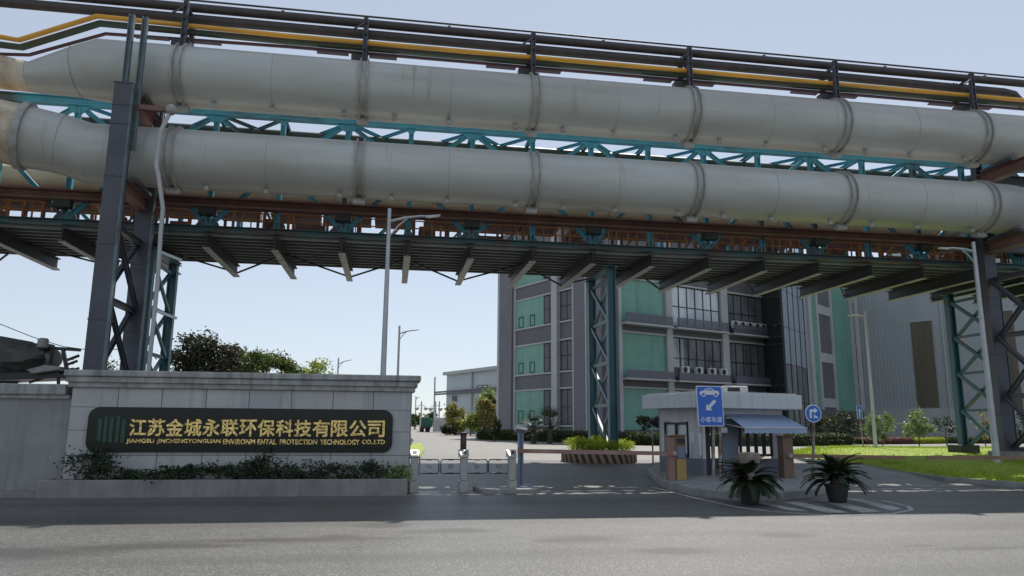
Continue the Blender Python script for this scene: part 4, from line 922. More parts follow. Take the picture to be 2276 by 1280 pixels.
# back walls with windows, so daylight shows through the booth
FB_B = Face((FB_L.p(dl, 0).x, FB_L.p(dl, 0).y), bF, -1); FB_B.n = FB_F.n
FB_R = Face((FB_F.p(df, 0).x, FB_F.p(df, 0).y), bL, 1); FB_R.n = (-FB_L.n[0], -FB_L.n[1])
fb(FB_B, 'lower_wall', 'boothlow', 0, df, IZ, zlow-.1, 0, .08); fb(FB_B, 'wall', 'booth', 0, df, zt-.25, zt, 0, .08)
for a in (0, df*.33, df*.66, df-.1): fb(FB_B, 'window_post', 'frame', a, a+.09, zlow-.1, zt-.25, 0, .07)
fb(FB_R, 'lower_wall', 'boothlow', .0, dl, IZ, zlow-.1, -.08, 0); fb(FB_R, 'wall', 'booth', .0, dl, zt-.3, zt, -.08, 0); fb(FB_R, 'window_post', 'frame', .0, .12, zlow-.1, zt-.3, -.08, 0); fb(FB_R, 'window_post', 'frame', dl-.12, dl, zlow-.1, zt-.3, -.08, 0)
# roof slab
rc = V((Y(1546, 905, 20.2).x, 20.2, 0)); fr1 = Face((rc.x, rc.y), bL, 1); fr2 = Face((rc.x, rc.y), bF, -1)
al = fr1.a(1427, 895); af = fr2.a(1783, 895); zr0, zr1 = fr1.z(1546, 906), fr1.z(1546, 872)
pp4 = [fr1.p(0, 0), fr2.p(af, 0), fr2.p(af, 0)+fr1.p(al, 0)-fr1.p(0, 0), fr1.p(al, 0)]
q = MB(); q.prism([(p.x, p.y) for p in pp4], zr0, zr1); q.build('roof', 'boothroof', bt, bevel=.02)
q = MB(); cen = sum((V((p.x, p.y, 0)) for p in pp4), V((0, 0, 0)))/4; q.prism([tuple((V((p.x, p.y, 0))-cen)*.93+cen)[:2] for p in pp4], zr1, zr1+.05); q.build('roof_sheet', 'signback', bt)
t = thing('roof_unit', 'small white air conditioning box on the booth roof', 'air conditioner', (0, 0, 0)); p = fr2.p(fr2.a(1676, 870), zr1+.05, -.9); t.location = p
q = MB(); q.box(p.x-.38, p.y-.2, p.z, p.x+.38, p.y+.2, p.z+.22); q.build('case', 'white', t, bevel=.03)
q = MB(); q.box(p.x-.3, p.y-.205, p.z+.05, p.x+.1, p.y-.2, p.z+.17); q.build('grille', 'blackplastic', t)
# awning
ab, ae = FB_F.a(1613, 930), FB_F.a(1738, 930); za_, zb_ = FB_F.z(1680, 921), FB_F.z(1680, 947); out = .95
P = [FB_F.p(ab, za_, .0), FB_F.p(ae, za_, .0), FB_F.p(ae+.05, zb_-.05, out), FB_F.p(ab-.12, zb_-.05, out)]
aw = thing('awning', 'blue cloth awning sloping out over the booth window', 'awning', tuple(P[0]))
q = MB(); dn = V((0, 0, -.012)); q.add(P+[p+dn for p in P], [(3, 2, 1, 0), (4, 5, 6, 7), (0, 1, 5, 4), (1, 2, 6, 5), (2, 3, 7, 6), (3, 0, 4, 7)]); q.build('canopy', 'awning', aw)
q = MB(); n = 22; hv = .17; vs = []; fs = []
for k in range(n*2+1):
    a = k/(2*n); b = P[3].lerp(P[2], a); vs += [b, b+V((0, 0, -hv+.03*abs(math.sin(k*math.pi/4))))]
fs = [(2*k, 2*k+1, 2*k+3, 2*k+2) for k in range(2*n)]; q.add(vs, fs); q.build('valance', 'awning', aw)
q = MB(); q.bar(P[3]+V((0, 0, .01)), P[2]+V((0, 0, .01)), .03, .03); q.build('front_bar', 'white', aw)
q = MB(); q.bar(P[1]+V((0, 0, -.3)), P[2], .025, .025); q.bar(P[0]+V((0, 0, -.3)), P[3], .025, .025); q.build('arm', 'white', aw)
p = FB_F.p(FB_F.a(1601, 955), FB_F.z(1601, 962), .12); tag(MB().box(p.x-.13, p.y-.03, p.z, p.x+.13, p.y+.03, p.z+.16).build('notice_box', 'white', bevel=.01), 'small white box on the booth wall just right of the blue lane sign', 'box')
p = FB_L.p(FB_L.a(1458, 940), FB_L.z(1458, 939), .1); q = MB(); q.lathe(p+V((-.16, -.05, 0)), [(.05, 0), (.06, .08), (.2, .34), (.2, .36)], 16, axis=(.9, .3, .05)); hs_ = q.build('horn_speaker', 'blackplastic', None, True); tag(hs_, 'dark cone speaker at the left edge of the booth', 'speaker')
for k, (u, v0, v1) in enumerate(((1452, 955, 1046), (1473, 948, 1046))):
    p = GG(u, v1); q = MB(); q.lathe((p.x, p.y, p.z), [(.09, 0), (.09, .02), (.032, .03), (.03, Y(u, v0, p.y).z-p.z)], 10)
    tag(q.build('steel_pole', 'rustpole', None, True), ('bare pole under the dark cone speaker, left of the booth', 'bare pole closest to the left booth wall')[k], 'pole', 'bare poles left of the booth')
q = MB(); FB_L.box(q, .03, .16, FB_L.z(1558, 1012), FB_L.z(1558, 962), .003, .02); tag(q.build('notice_strip', 'signwhite'), 'narrow pale upright notice on the front left corner of the booth', 'notice')
q = MB(); FB_L.box(q, .34, .58, FB_L.z(1545, 985), FB_L.z(1545, 962), .003, .015); tag(q.build('paper_notice', 'white'), 'small white paper taped to the left booth wall', 'notice')
q = MB(); c_ = [FB_F.p(FB_F.a(1590, 930), zr0-.02, .06), FB_F.p(FB_F.a(1592, 930), zlow, .05), FB_F.p(FB_F.a(1596, 930), IZ+.1, .3)]; tag(q.tube(c_, .018, 6).build('cable', 'blackplastic'), 'black cable running down beside the booth door', 'cable')
# barriers
def barrier(label, lb2, u0, u1, v0, v1, t_, boompts, m, yel):
    xa_, xb_ = Y(u0, v1, t_).x, Y(u1, v1, t_).x; z1 = Y(u0, v0, t_).z; zb = IZ
    t = thing('barrier_cabinet', label, 'barrier', ((xa_+xb_)/2, t_, zb)); d = .34
    q = MB(); q.box(xa_, t_, zb, xb_, t_+d, z1); q.build('cabinet', 'cabinet', t, bevel=.015)
    q = MB(); q.box(xa_-.02, t_-.02, z1, xb_+.02, t_+d+.02, z1+.05); q.build('lid', 'cabinet', t, bevel=.01)
    if yel:
        xm = xa_+(xb_-xa_)*.42; h = z1-zb
        q = MB(); q.box(xm, t_-.012, zb+.03, xb_-.01, t_, zb+h*.5); q.build('yellow_panel', 'cabyellow', t)
        q = MB(); q.box(xm+.03, t_-.014, zb+h*.52, xb_-.04, t_, zb+h*.78); q.build('display', 'bluesteel', t)
        q = MB(); q.box(xm+.02, t_-.016, zb+h*.84, xb_-.02, t_, zb+h*.96); q.build('lamp_window', 'blackplastic', t)
        q = MB(); q.box(xa_-.03, t_-.06, zb-.25, xa_+(xb_-xa_)*.25, t_+.01, z1-.05); q.build('side_post', 'boom', t)
    b = [Y(a, c, t_-.09) for a, c in boompts]
    q = MB(); q.bar(b[0], b[1], .045, .11); bo = q.build('barrier_boom', m, t)
    q = MB(); q.lathe(b[0]+V((0, .1, 0)), [(.07, 0), (.07, .12), (.04, .14)], 12, axis=(0, -1, 0)); q.build('hub', 'ring', t)
    return t
barrier('orange barrier cabinet with yellow panel left of the booth, long boom reaching left', '', 1490, 1527, 970, 1073, 20.6, [(1500, 1008), (1150, 1002)], 'boom', True)
barrier('plain orange barrier cabinet right of the booth, boom reaching right over the lawn', '', 1745, 1768, 972, 1077, 20.9, [(1757, 1013), (2013, 1017)], 'boom2', False)
barrier('barrier at the right edge, boom reaching left past the lamp post', '', 2330, 2360, 960, 1080, 20.9, [(2345, 1017), (2060, 1017)], 'boom2', False)
# ================================================================== signs
def post(u, v0, v1, r, t_, m, parent, z0, name='post'):
    p = Y(u, v1, t_); return MB().tube([(p.x, t_, z0), (Y(u, v0, t_).x, t_+.0, Y(u, v0, t_).z)], r, 10).build(name, m, parent, True)
SY = 19.75; x0, x1, z0, z1 = Y(1550.5, 900, SY).x, Y(1608.5, 900, SY).x, Y(1580, 947.5, SY).z, Y(1580, 857.5, SY).z
ls = thing('lane_sign', 'blue rectangular sign with white car, arrow and Chinese words before the booth', 'sign', ((x0+x1)/2, SY, 0))
tl = .03; ax = V((1, 0, 0)); az = V((-tl, 0, 1)).normalized(); O = V((x0, SY, z0)); W_, H_ = x1-x0, z1-z0
q = MB(); q.slab(rounded(0, 0, W_, H_, .05), O, ax, az, (0, 1, 0), 0, .025); q.build('sign_plate', 'signback', ls)
q = MB(); q.slab(rounded(.006, .006, W_-.006, H_-.006, .045), O, ax, az, (0, -1, 0), 0, .003); q.build('border', 'signwhite', ls)
q = MB(); q.slab(rounded(.025, .025, W_-.025, H_-.025, .035), O, ax, az, (0, -1, 0), .0035, .006); q.build('face', 'blue', ls)
car = [(.14, .815), (.86, .815), (.875, .85), (.87, .895), (.80, .91), (.70, .925), (.62, .965), (.55, .975), (.42, .972), (.36, .955), (.28, .915), (.17, .895), (.125, .87), (.12, .83)]
sc = lambda P: [(p[0]*W_, p[1]*H_-.035*H_) for p in P]
q = MB(); q.slab(sc(car), O, ax, az, (0, -1, 0), .006, .009)
def disc(q, cx_, cy_, r, d0, d1, n=16): q.slab([(cx_+r*math.cos(k*6.2832/n), cy_+r*math.sin(k*6.2832/n)) for k in range(n)], O, ax, az, (0, -1, 0), d0, d1)
for cx_ in (.27, .74): disc(q, cx_*W_, .785*H_, .085*W_, .006, .0095)
arrow = [(.72, .565), (.80, .605), (.80, .625), (.735, .655), (.50, .49), (.46, .535), (.34, .40), (.60, .40), (.56, .445)]
arrow = [(.66, .665), (.745, .61), (.50, .45), (.58, .395), (.33, .395), (.36, .56), (.42, .505)]
q.slab([(p[0]*W_, p[1]*H_) for p in arrow], O, ax, az, (0, -1, 0), .006, .009); q.build('pictogram', 'signwhite', ls)
for cx_ in (.27, .74): q = MB(); disc(q, cx_*W_, .785*H_, .05*W_, .0095, .012); q.build('wheel_hub', 'blue', ls)
q = MB(); q.slab(sc([(.35, .918), (.42, .953), (.48, .955), (.48, .918)]), O, ax, az, (0, -1, 0), .009, .011); q.build('window_mark', 'blue', ls); q = MB(); q.slab(sc([(.51, .918), (.51, .955), (.59, .953), (.67, .922)]), O, ax, az, (0, -1, 0), .009, .011); q.build('window_mark', 'blue', ls)
text('小客车道', W_*.82, H_*.135, 'lettering', 'signwhite', O+ax*W_*.09+az*H_*.10+V((0, -.006, 0)), ls, .004, .014)
post(1586, 860, 1078, .04, SY+.06, 'rustpole', ls, IZ); post(1601, 900, 1083, .035, SY+.09, 'rustpole', ls, IZ)
ys = 21.; pc = Y(1808, 919, ys); rr = (Y(1826, 919, ys).x-Y(1790, 919, ys).x)/2
rs = thing('round_sign', 'round blue sign with a white right turn arrow on a rusty post', 'sign', (pc.x, ys, 0))
MB().lathe(pc, [(rr, -.02), (rr, .0)], 32, axis=(0, -1, 0)).build('sign_plate', 'signwhite', rs)
MB().lathe(pc, [(rr*.9, .0005), (rr*.9, .004)], 32, axis=(0, -1, 0)).build('face', 'blue', rs)
q = MB(); q.slab([(p[0]*rr, p[1]*rr) for p in ((-.48, -.52), (-.24, -.52), (-.24, .18), (.1, .18), (.1, -.02), (.56, .34), (.1, .68), (.1, .46), (-.36, .46), (-.48, .36))], pc, (1, 0, 0), (0, 0, 1), (0, -1, 0), .004, .007)
q.slab([(p[0]*rr, p[1]*rr) for p in ((.0, -.12), (.0, -.5), (.5, -.5), (.5, -.36))], pc, (1, 0, 0), (0, 0, 1), (0, -1, 0), .004, .007); q.build('arrow', 'signwhite', rs)
post(1808.5, 905, 1084, .042, ys+.06, 'rustpole', rs, IZ)
p = GG(1921, 1005); t_ = p.y; us = thing('ahead_sign', 'small narrow blue sign with a white up arrow standing on the lawn', 'sign', tuple(p))
x0, x1, z0, z1 = Y(1904.5, 915, t_).x, Y(1916, 915, t_).x, Y(1910, 930, t_).z, Y(1910, 902, t_).z
MB().box(x0, t_-.01, z0, x1, t_+.01, z1).build('sign_plate', 'signwhite', us); MB().box(x0+.015, t_-.014, z0+.015, x1-.015, t_-.01, z1-.015).build('face', 'blue', us)
mx = (x0+x1)/2; q = MB(); q.slab([(-.022, .03), (.022, .03), (.022, .36), (.06, .36), (0, .5), (-.06, .36), (-.022, .36)], (mx, t_-.014, z0+.03), (1, 0, 0), (0, 0, 1), (0, -1, 0), 0, .003); q.build('arrow', 'signwhite', us)
MB().tube([(Y(1920, 1005, t_+.05).x, t_+.05, p.z), (mx+.02, t_+.05, z1-.05)], .035, 8).build('post', 'rustpole', us, True)

# ================================================================== lamp posts
def lamp_post(label, base, top, arm_end, r0, r1, arm_z, scale=1.):
    b, tp, ae_ = V(base), V(top), V(arm_end); t = thing('lamp_post', label, 'street lamp', base, 'single arm lamp posts')
    MB().tube([b, b.lerp(tp, .5), tp], [r0, (r0+r1)/2, r1], 12).build('pole', 'lamp', t, True)
    q = MB(); q.box(b.x-r0*2, b.y-r0*2, b.z-.1, b.x+r0*2, b.y+r0*2, b.z+.04); q.build('base_plate', 'concrete', t)
    f = arm_z; s = b.lerp(tp, f); d = ae_-s; L = d.length
    MB().tube([s, s+d*.3+V((0, 0, L*.035)), s+d*.62+V((0, 0, L*.03)), s+d*.78], [r1*.75, r1*.7, r1*.6, r1*.55], 10).build('arm', 'lamp', t, True)
    s2 = b.lerp(tp, f-.32*L/(tp-b).length); MB().tube([s2, s2+(s+d*.36-s2)*.5+V((0, 0, L*.05)), s+d*.36+V((0, 0, L*.02))], r1*.4, 8).build('arm_brace', 'lamp', t, True)
    h0, h1 = s+d*.72, ae_; w_ = L*.045; dd = (h1-h0).normalized(); sd_ = dd.cross(V((0, 0, 1))).normalized()
    q = MB(); q.add([h0-sd_*w_*.6-V((0, 0, w_*.5)), h0+sd_*w_*.6-V((0, 0, w_*.5)), h1+sd_*w_*1.1-V((0, 0, w_*.35)), h1-sd_*w_*1.1-V((0, 0, w_*.35)), h0-sd_*w_*.5+V((0, 0, w_*.6)), h0+sd_*w_*.5+V((0, 0, w_*.6)), h1+sd_*w_*.9+V((0, 0, w_*.15)), h1-sd_*w_*.9+V((0, 0, w_*.15))],
        [(0, 3, 2, 1), (4, 5, 6, 7), (0, 1, 5, 4), (1, 2, 6, 5), (2, 3, 7, 6), (3, 0, 4, 7)]); hd = q.build('lamp_head', 'lamp', t, bevel=w_*.15)
    c = h0.lerp(h1, .55)-V((0, 0, w_*.47)); MB().obox(c, dd*(h1-h0).length*.36, sd_*w_*.7, V((0, 0, w_*.06))).build('lens', 'lampglass', hd)
    return t
def lp(label, ub, vb, ut, vt, ua, va, t_, r0, r1, f, side=None):
    tp = Y(ut, vt, t_); k = Y(ub, vb, t_); zb = gz(t_)+(.2 if side else 0); b = tp+(k-tp)*((tp.z-zb)/(tp.z-k.z))
    return lamp_post(label, (tp.x, t_, zb), (tp.x, t_, tp.z), Y(ua, va, t_), r0, r1, f)
lp('tallest lamp post, rising behind the middle of the sign wall, arm to the right', 851, 829, 866, 464, 979, 478, 23.5, .105, .06, .95)
lp('mid distance lamp post just right of the tallest one, arm to the right', 885, 829, 888, 724, 932, 732, 52., .11, .07, .93)
lp('small far lamp post between the trees and the tall lamp post', 752, 829, 752.5, 795, 783, 799, 78., .11, .07, .92)
lp('lamp post in front of the right grey column, arm to the left under the bridge', 2221, 1062, 2163, 538, 2086, 550, 24.6, .125, .07, .955, 1)
lp('slim lamp post on the lawn before the grey hall, arm to the left', 1938, 1003, 1922, 690, 1884, 701, 36.5, .1, .055, .955, 1)
lp('tiny far lamp post above the distant trees left of the green truck', 925, 940, 924.5, 880, 935, 882, 150., .14, .1, .93)
p = GG(2240, 1030)
def twin_lamp(u, t_, vt, label):
    p = Y(u, vt, t_); t = thing('twin_lamp', label, 'street lamp', (p.x, t_, .4), 'far twin head lamps'); h = p.z
    MB().tube([(p.x, t_, .4), (p.x, t_, h)], .12, 8).build('pole', 'bpale', t); q = MB(); q.tube([(p.x-.8, t_, h-.9), (p.x, t_, h-.6), (p.x+.8, t_, h-.9)], .06, 6); q.build('arm', 'bpale', t)
    for s in (-1, 1): MB().lathe((p.x+s*.8, t_, h-1.6), [(.12, 0), (.4, .25), (.4, .5), (.1, .7)], 10).build('lamp_head', 'bpale', t, True)
twin_lamp(937, 135., 892, 'distant lamp with two round heads left of the truck'); twin_lamp(968.5, 125., 892, 'distant lamp with two round heads between the truck and the thin mast')
tag(MB().tube([(at_bearing(975.5, 130.), 130., .4), (at_bearing(975.5, 130.), 130., Y(975.5, 892, 130.).z)], .1, 8).build('far_pole', 'bwall'), 'plain dark pole behind the distant bar fence', 'pole')

# ================================================================== cycads in pots
def cycad(name, label, u, vpt, vpb, t_, fr, stump):
    b = G(u, vpb, 0.); b = V((b.x, b.y, 0)) if not stump else V((Y(u, vpb, t_).x, t_, .0))
    k = (Y(u+20, vpt, b.y).x-Y(u-20, vpt, b.y).x)/40; zt_ = Y(u, vpt, b.y).z; t = thing(name, label, 'potted plant', tuple(b), 'cycads in pots')
    R = 22*k; h = zt_-b.z
    MB().lathe(b, [(R*.72, 0), (R*.78, h*.1), (R*.95, h*.55), (R*.98, h*.86), (R*1.1, h*.88), (R*1.1, h), (R*.95, h), (R*.9, h*.93)], 24).build('pot', 'pot', t, True)
    q = MB(); q.lathe(b+V((0, 0, h*.9)), [(R*.6, 0), (R*.55, .12), (R*.35, .2)], 12); q.build('trunk', 'bark', t)
    rnd = random.Random(int(u)); q = MB(); top = b+V((0, 0, h+.1))
    for i in range(fr):
        an = 6.2832*(i*.618034) ; el = R_(rnd.choice((8, 25, 42, 60, 74))+rnd.uniform(-8, 8)); L = rnd.uniform(60, 80)*k*.98; pts = []
        d = V((math.cos(an), math.sin(an), 0)); N_ = 16; p = top.copy(); e = el
        for j in range(N_+1):
            pts.append(p.copy()); p = p+(d*math.cos(e)+V((0, 0, math.sin(e))))*(L/N_); e -= R_(3.6+2.4*j/N_)
        q.tube(pts, [.012*(1-j/(N_+2)) for j in range(N_+1)], 4, False)
        sd_ = d.cross(V((0, 0, 1)))
        for j in range(2, N_*2+1):
            f = j/(N_*2+.01); i0 = int(f*N_); c = pts[i0].lerp(pts[min(i0+1, N_)], f*N_-i0); tg = (pts[min(i0+1, N_)]-pts[max(i0-1, 0)]).normalized()
            ll = L*.22*math.sin(min(1, f*1.25+.12)*2.6) if f < .98 else .03; ll = max(ll, .04)
            for s in (-1, 1):
                dir_ = (sd_*s*.8+tg*.62+V((0, 0, .22))).normalized(); wv = tg*.017
                q.add([c-wv, c+wv, c+dir_*ll*.6+wv*.8, c+dir_*ll], [(0, 1, 2, 3)])
    q.build('fronds', 'frond', t)
    if stump:
        q = MB(); c = b+V((0, 0, h)); n = 14
        q.lathe(c+V((.02, -.02, 0)), [(.1, 0), (.11, .25), (.14, .4), (.23, .5), (.25, .62), (.24, .72), (.12, .75)], n); q.build('cone', 'stump', t)
    return t
cycad('potted_cycad', 'dark cycad in a round pot beside the round right turn sign', 1862, 1076, 1117, 17.0, 64, False)
cycad('potted_cycad', 'cycad with a pale swollen centre trunk, in front of the booth', 1668, 1078, 1126, 16.6, 64, True)

# ================================================================== round planter, hedges, trees
PT = 28.2; pcx = Y(1331, 1010, PT).x; g0 = gz(PT)
rad = (Y(1412, 1010, PT).x-Y(1250, 1010, PT).x)/2
rp = thing('round_planter', 'round planter with hazard striped kerb around the middle trestle', 'planter', (pcx, PT, g0))
q = MB(); q.lathe((pcx, PT, g0-.1), [(rad*.97, 0), (rad, .1), (rad, .5), (rad*.9, .51), (rad*.9, .4)], 48); q.build('kerb_wall', 'hazard', rp, True)
MB().lathe((pcx, PT, g0), [(rad*.89, .25), (rad*.89, .36)], 32).build('soil', 'bark', rp)
for k, (u, v, hw, dy, lb_) in enumerate(((1282, 984, 26, -.4, 'yellow green bush at the left end of the round planter'), (1312, 988, 22, -.85, 'low yellow green bush at the front left of the round planter'), (1330, 980, 22, .4, 'yellow green bush behind the front bushes of the round planter'), (1352, 991, 24, -.9, 'yellow green bush at the front middle of the round planter'), (1384, 986, 20, -.3, 'yellow green bush at the right end of the round planter'))):
    y = PT+dy; p = Y(u, v, y); w_ = (Y(u+hw, v, y).x-p.x); z0 = g0+.36
    t = thing('lime_bush', lb_, 'bush', (p.x, y, z0), 'bushes in the round planter'); MB().tube([(p.x, y, z0), (p.x, y, z0+.3)], .03, 5).build('stem', 'bark', t)
    crown((p.x, y, max(z0+.18, p.z-.02)), (w_, .42, .24), 1500, .038, 90+k, clumps=26, spread=.5).build('foliage', 'leaflime', t)
def hedge(name, label, pts, h, wdt, n, size, leaf, seed, cat='hedge'):
    P = [GG(*a) for a in pts]; rnd = random.Random(seed); vs = []; fs = []
    t = thing(name, label, cat, tuple(P[0])); core_ = MB()
    tot = sum((b-a).length for a, b in zip(P[:-1], P[1:]))
    for a, b in zip(P[:-1], P[1:]):
        L = (b-a).length; d = (b-a).normalized(); s = V((-d.y, d.x, 0)); core_.bar(a+V((0, 0, h*.45))+s*wdt/2, b+V((0, 0, h*.45))+s*wdt/2, wdt*.8, h*.8)
        for i in range(int(n*L/tot)):
            r = rnd.random(); c = a+d*rnd.uniform(0, L)
            if r < .45: c = c+V((0, 0, rnd.uniform(.05, h)))+s*rnd.gauss(0, .04)
            elif r < .9: c = c+s*rnd.uniform(0, wdt)+V((0, 0, h+rnd.gauss(0, h*.09)))
            else: c = c+s*wdt*rnd.random()+V((0, 0, h*rnd.uniform(.3, 1.15)))
            A_ = V((rnd.gauss(0, 1), rnd.gauss(0, 1), rnd.gauss(0, .7))).normalized(); B_ = A_.cross(V((rnd.gauss(0, 1), rnd.gauss(0, 1), rnd.gauss(0, 1)))).normalized(); sz = size*rnd.uniform(.6, 1.3); o = len(vs)
            vs += [c-A_*sz, c+B_*sz*.5, c+A_*sz, c-B_*sz*.5]; fs.append((o, o+1, o+2, o+3))
    core_.build('branches', 'leafdark', t); q = MB(); q.add(vs, fs); q.build('foliage', leaf, t); return t
hedge('clipped_hedge', 'long dark clipped hedge along the foot of the office block', [(1058, 978), (1160, 980), (1300, 986), (1420, 990)], .75, 1.4, 9000, .07, 'leafhedge', 1)
hedge('clipped_hedge', 'dark hedge in the shade below the balconies, behind the booth', [(1425, 990), (1560, 992), (1780, 992), (1900, 990)], .75, 2.0, 7000, .08, 'leafhedge', 2)
hedge('flower_bed', 'pink flower bed at the foot of the grey hall behind the lawn', [(1925, 988), (2032, 987)], .45, 1.6, 5000, .06, 'leafpink', 3, 'flower bed')
hedge('flower_bed', 'yellow green low bed right of the pink flower bed', [(2034, 987), (2104, 986)], .42, 1.2, 3500, .06, 'leaflime', 4, 'flower bed')
hedge('clipped_hedge', 'low dark hedge behind the right trestle, right of the yellow bed', [(2106, 986), (2300, 986), (2500, 986)], .5, 1.2, 4000, .07, 'leafhedge', 6)
def tr(name, label, u, vt, vb, hw, t_, n, size, leaf, seed, grp=None, base=None, tr_=.08, depth=1., **kw):
    z1, z0 = Y(u, vt, t_).z, max(Y(u, vb, t_).z, gz(t_)+.05); x = Y(u, vt, t_).x; w_ = Y(u+hw, vt, t_).x-x
    return tree(name, label, (x, t_, gz(t_)), (x, t_, (z0+z1)/2), (w_, w_*depth, (z1-z0)/2*.92), n, size, leaf, seed, grp, tr_, **kw)
tr('garden_tree', 'dark purple green tree nearest the left columns behind the sign wall', 462, 738, 880, 76, 40., 8500, .10, 'leafpurple', 21, tr_=.12, clumps=60, spread=.26)
tr('garden_tree', 'dark green lower tree in the middle of the three behind the sign wall', 596, 774, 905, 74, 42., 8500, .10, 'leafmid', 22, tr_=.1, clumps=36, spread=.27)
tr('garden_tree', 'yellow green tree lowest and rightmost of the three behind the sign wall', 690, 797, 900, 58, 44., 6500, .10, 'leafyel', 23, tr_=.1, clumps=30, spread=.3)
tr('garden_tree', 'dense green tree low behind the dark purple one, hidden to its top', 528, 768, 900, 66, 43., 6500, .10, 'leafmid', 29, tr_=.1, clumps=36, spread=.28)
tr('garden_tree', 'thin twiggy treetop seen between the grey columns', 243, 788, 850, 26, 38., 360, .07, 'leafdark', 24, tr_=.05, spread=.4)
tr('ornamental_tree', 'orange green rounded tree left in front of the low pale building', 1016, 890, 966, 27, 86.0, 3380, .17, 'leaforange', 25, clumps=30, spread=.3)
tr('ornamental_tree', 'taller pale green and orange tree against the office block corner', 1082, 856, 966, 27, 84.0, 3900, .17, 'leafpale', 26, clumps=34, spread=.3)
tr('ornamental_tree', 'orange tinted tree in front of the taller pale green tree', 1076, 884, 966, 25, 82.0, 2470, .17, 'leaforange', 27, clumps=24, spread=.32)
tr('garden_bush', 'yellow green bush between the two orange tinted trees', 1047, 918, 966, 19, 82.0, 1430, .17, 'leafyel', 28, cat='bush', clumps=18, spread=.35)
tr('garden_bush', 'dark low bush at the far corner of the low pale building', 1000, 944, 966, 18, 84.0, 1040, .17, 'leafdark', 31, cat='bush', clumps=18, spread=.35)
tr('garden_bush', 'dark bush squeezed against the office block pier', 1100, 925, 972, 12, 56., 900, .10, 'leafhedge', 32, cat='bush', clumps=18, spread=.35)
tr('garden_bush', 'pale bush poking out at the right end of the sign wall', 905, 962, 990, 14, 44., 700, .07, 'leafpale', 33, cat='bush', clumps=16, spread=.35)
tr('garden_bush', 'loose pale green bush behind the slim lawn lamp post', 1956, 916, 982, 27, 47., 1300, .12, 'leafpale', 34, cat='bush', clumps=22, spread=.3, tr_=.04)
tr('garden_bush', 'pale spreading bush in front of the brown window strip', 2036, 908, 982, 30, 47., 1300, .12, 'leafpale', 35, cat='bush', clumps=20, spread=.3, tr_=.04)
tr('garden_bush', 'dark thin bush against the pale plinth left of the right trestle', 2098, 922, 968, 20, 49., 520, .09, 'leafdark', 36, cat='bush', clumps=22, spread=.3, tr_=.04)
tr('garden_bush', 'reddish thin bush between the right trestle and the tall lamp post', 2182, 908, 975, 17, 48., 500, .10, 'leaforange', 37, cat='bush', clumps=18, spread=.3, tr_=.04)
tr('garden_bush', 'dark bush at the foot of the glass tower behind the round sign', 1850, 905, 985, 45, 52., 2000, .12, 'leafdark', 38, cat='bush', clumps=30, spread=.3)
tr('garden_bush', 'dark bush against the green panel left of the booth', 1430, 918, 958, 18, 54., 600, .10, 'leafdark', 39, cat='bush', clumps=18, spread=.3)
tr('garden_bush', 'bush at the right edge of the view behind the grey columns', 2272, 905, 985, 20, 44., 800, .10, 'leafdark', 30, cat='bush', clumps=18, spread=.3)
tr('far_tree', 'yellowish distant trees left of the green truck', 922, 918, 952, 20, 150., 900, .35, 'leafmid', 44, cat='tree', clumps=22, spread=.3)
tr('far_tree', 'pointed distant tree just behind the green truck', 957, 911, 945, 14, 165., 700, .35, 'leafdark', 45, cat='tree', clumps=16, spread=.3)
tr('far_tree', 'low distant tree right of the green truck behind the bar fence', 985, 928, 948, 20, 160., 700, .35, 'leafmid', 46, cat='tree', clumps=18, spread=.3)
tr('far_tree', 'faint distant tree peeping out beside the sign wall top', 905, 905, 945, 16, 170., 700, .35, 'leafmid', 47, cat='tree', clumps=18, spread=.3)
def palm(u, vt, vb, t_, label, seed):
    b = GG(u, vb); b = V((Y(u, vb, t_).x, t_, gz(t_))); zt_ = Y(u, vt, t_).z; t = thing('fan_palm', label, 'palm', tuple(b)); h = zt_-b.z
    MB().tube([b, b+V((0, 0, h*.34))], [.2, .16], 8).build('trunk', 'bark', t); rnd = random.Random(seed); q = MB(); c = b+V((0, 0, h*.36))
    for i in range(34):
        an = rnd.uniform(0, 6.28); e = R_(rnd.uniform(-10, 75)); L = h*rnd.uniform(.55, .72); d = V((math.cos(an)*math.cos(e), math.sin(an)*math.cos(e), math.sin(e))); s = d.cross(V((0, 0, 1))).normalized()
        tip = c+d*L*.6; q.tube([c, tip], .015, 4)
        for j in range(-4, 5):
            dd = (d*1.0+s*j*.22+V((0, 0, -.12*abs(j)*.4))).normalized(); w_ = s*.03; q.add([tip-w_, tip+w_, tip+dd*L*.5+V((0, 0, -L*.06))], [(0, 1, 2)])
    q.build('fronds', 'frond', t)
palm(1222, 896, 968, 50., 'dark fan palm in front of the left face of the office block', 5); palm(1186, 912, 968, 51., 'smaller dark fan palm left of the other one by the office block', 6)
# lawn patch left of the driveway, beside the wall
P = pxpoly([(905, 989), (936, 986), (944, 1000), (934, 1018), (905, 1020)]); q = MB(); q.add([(p[0], p[1], p[2]+.05) for p in P], [tuple(range(len(P)))]); struct(q.build('lawn', 'grass'))

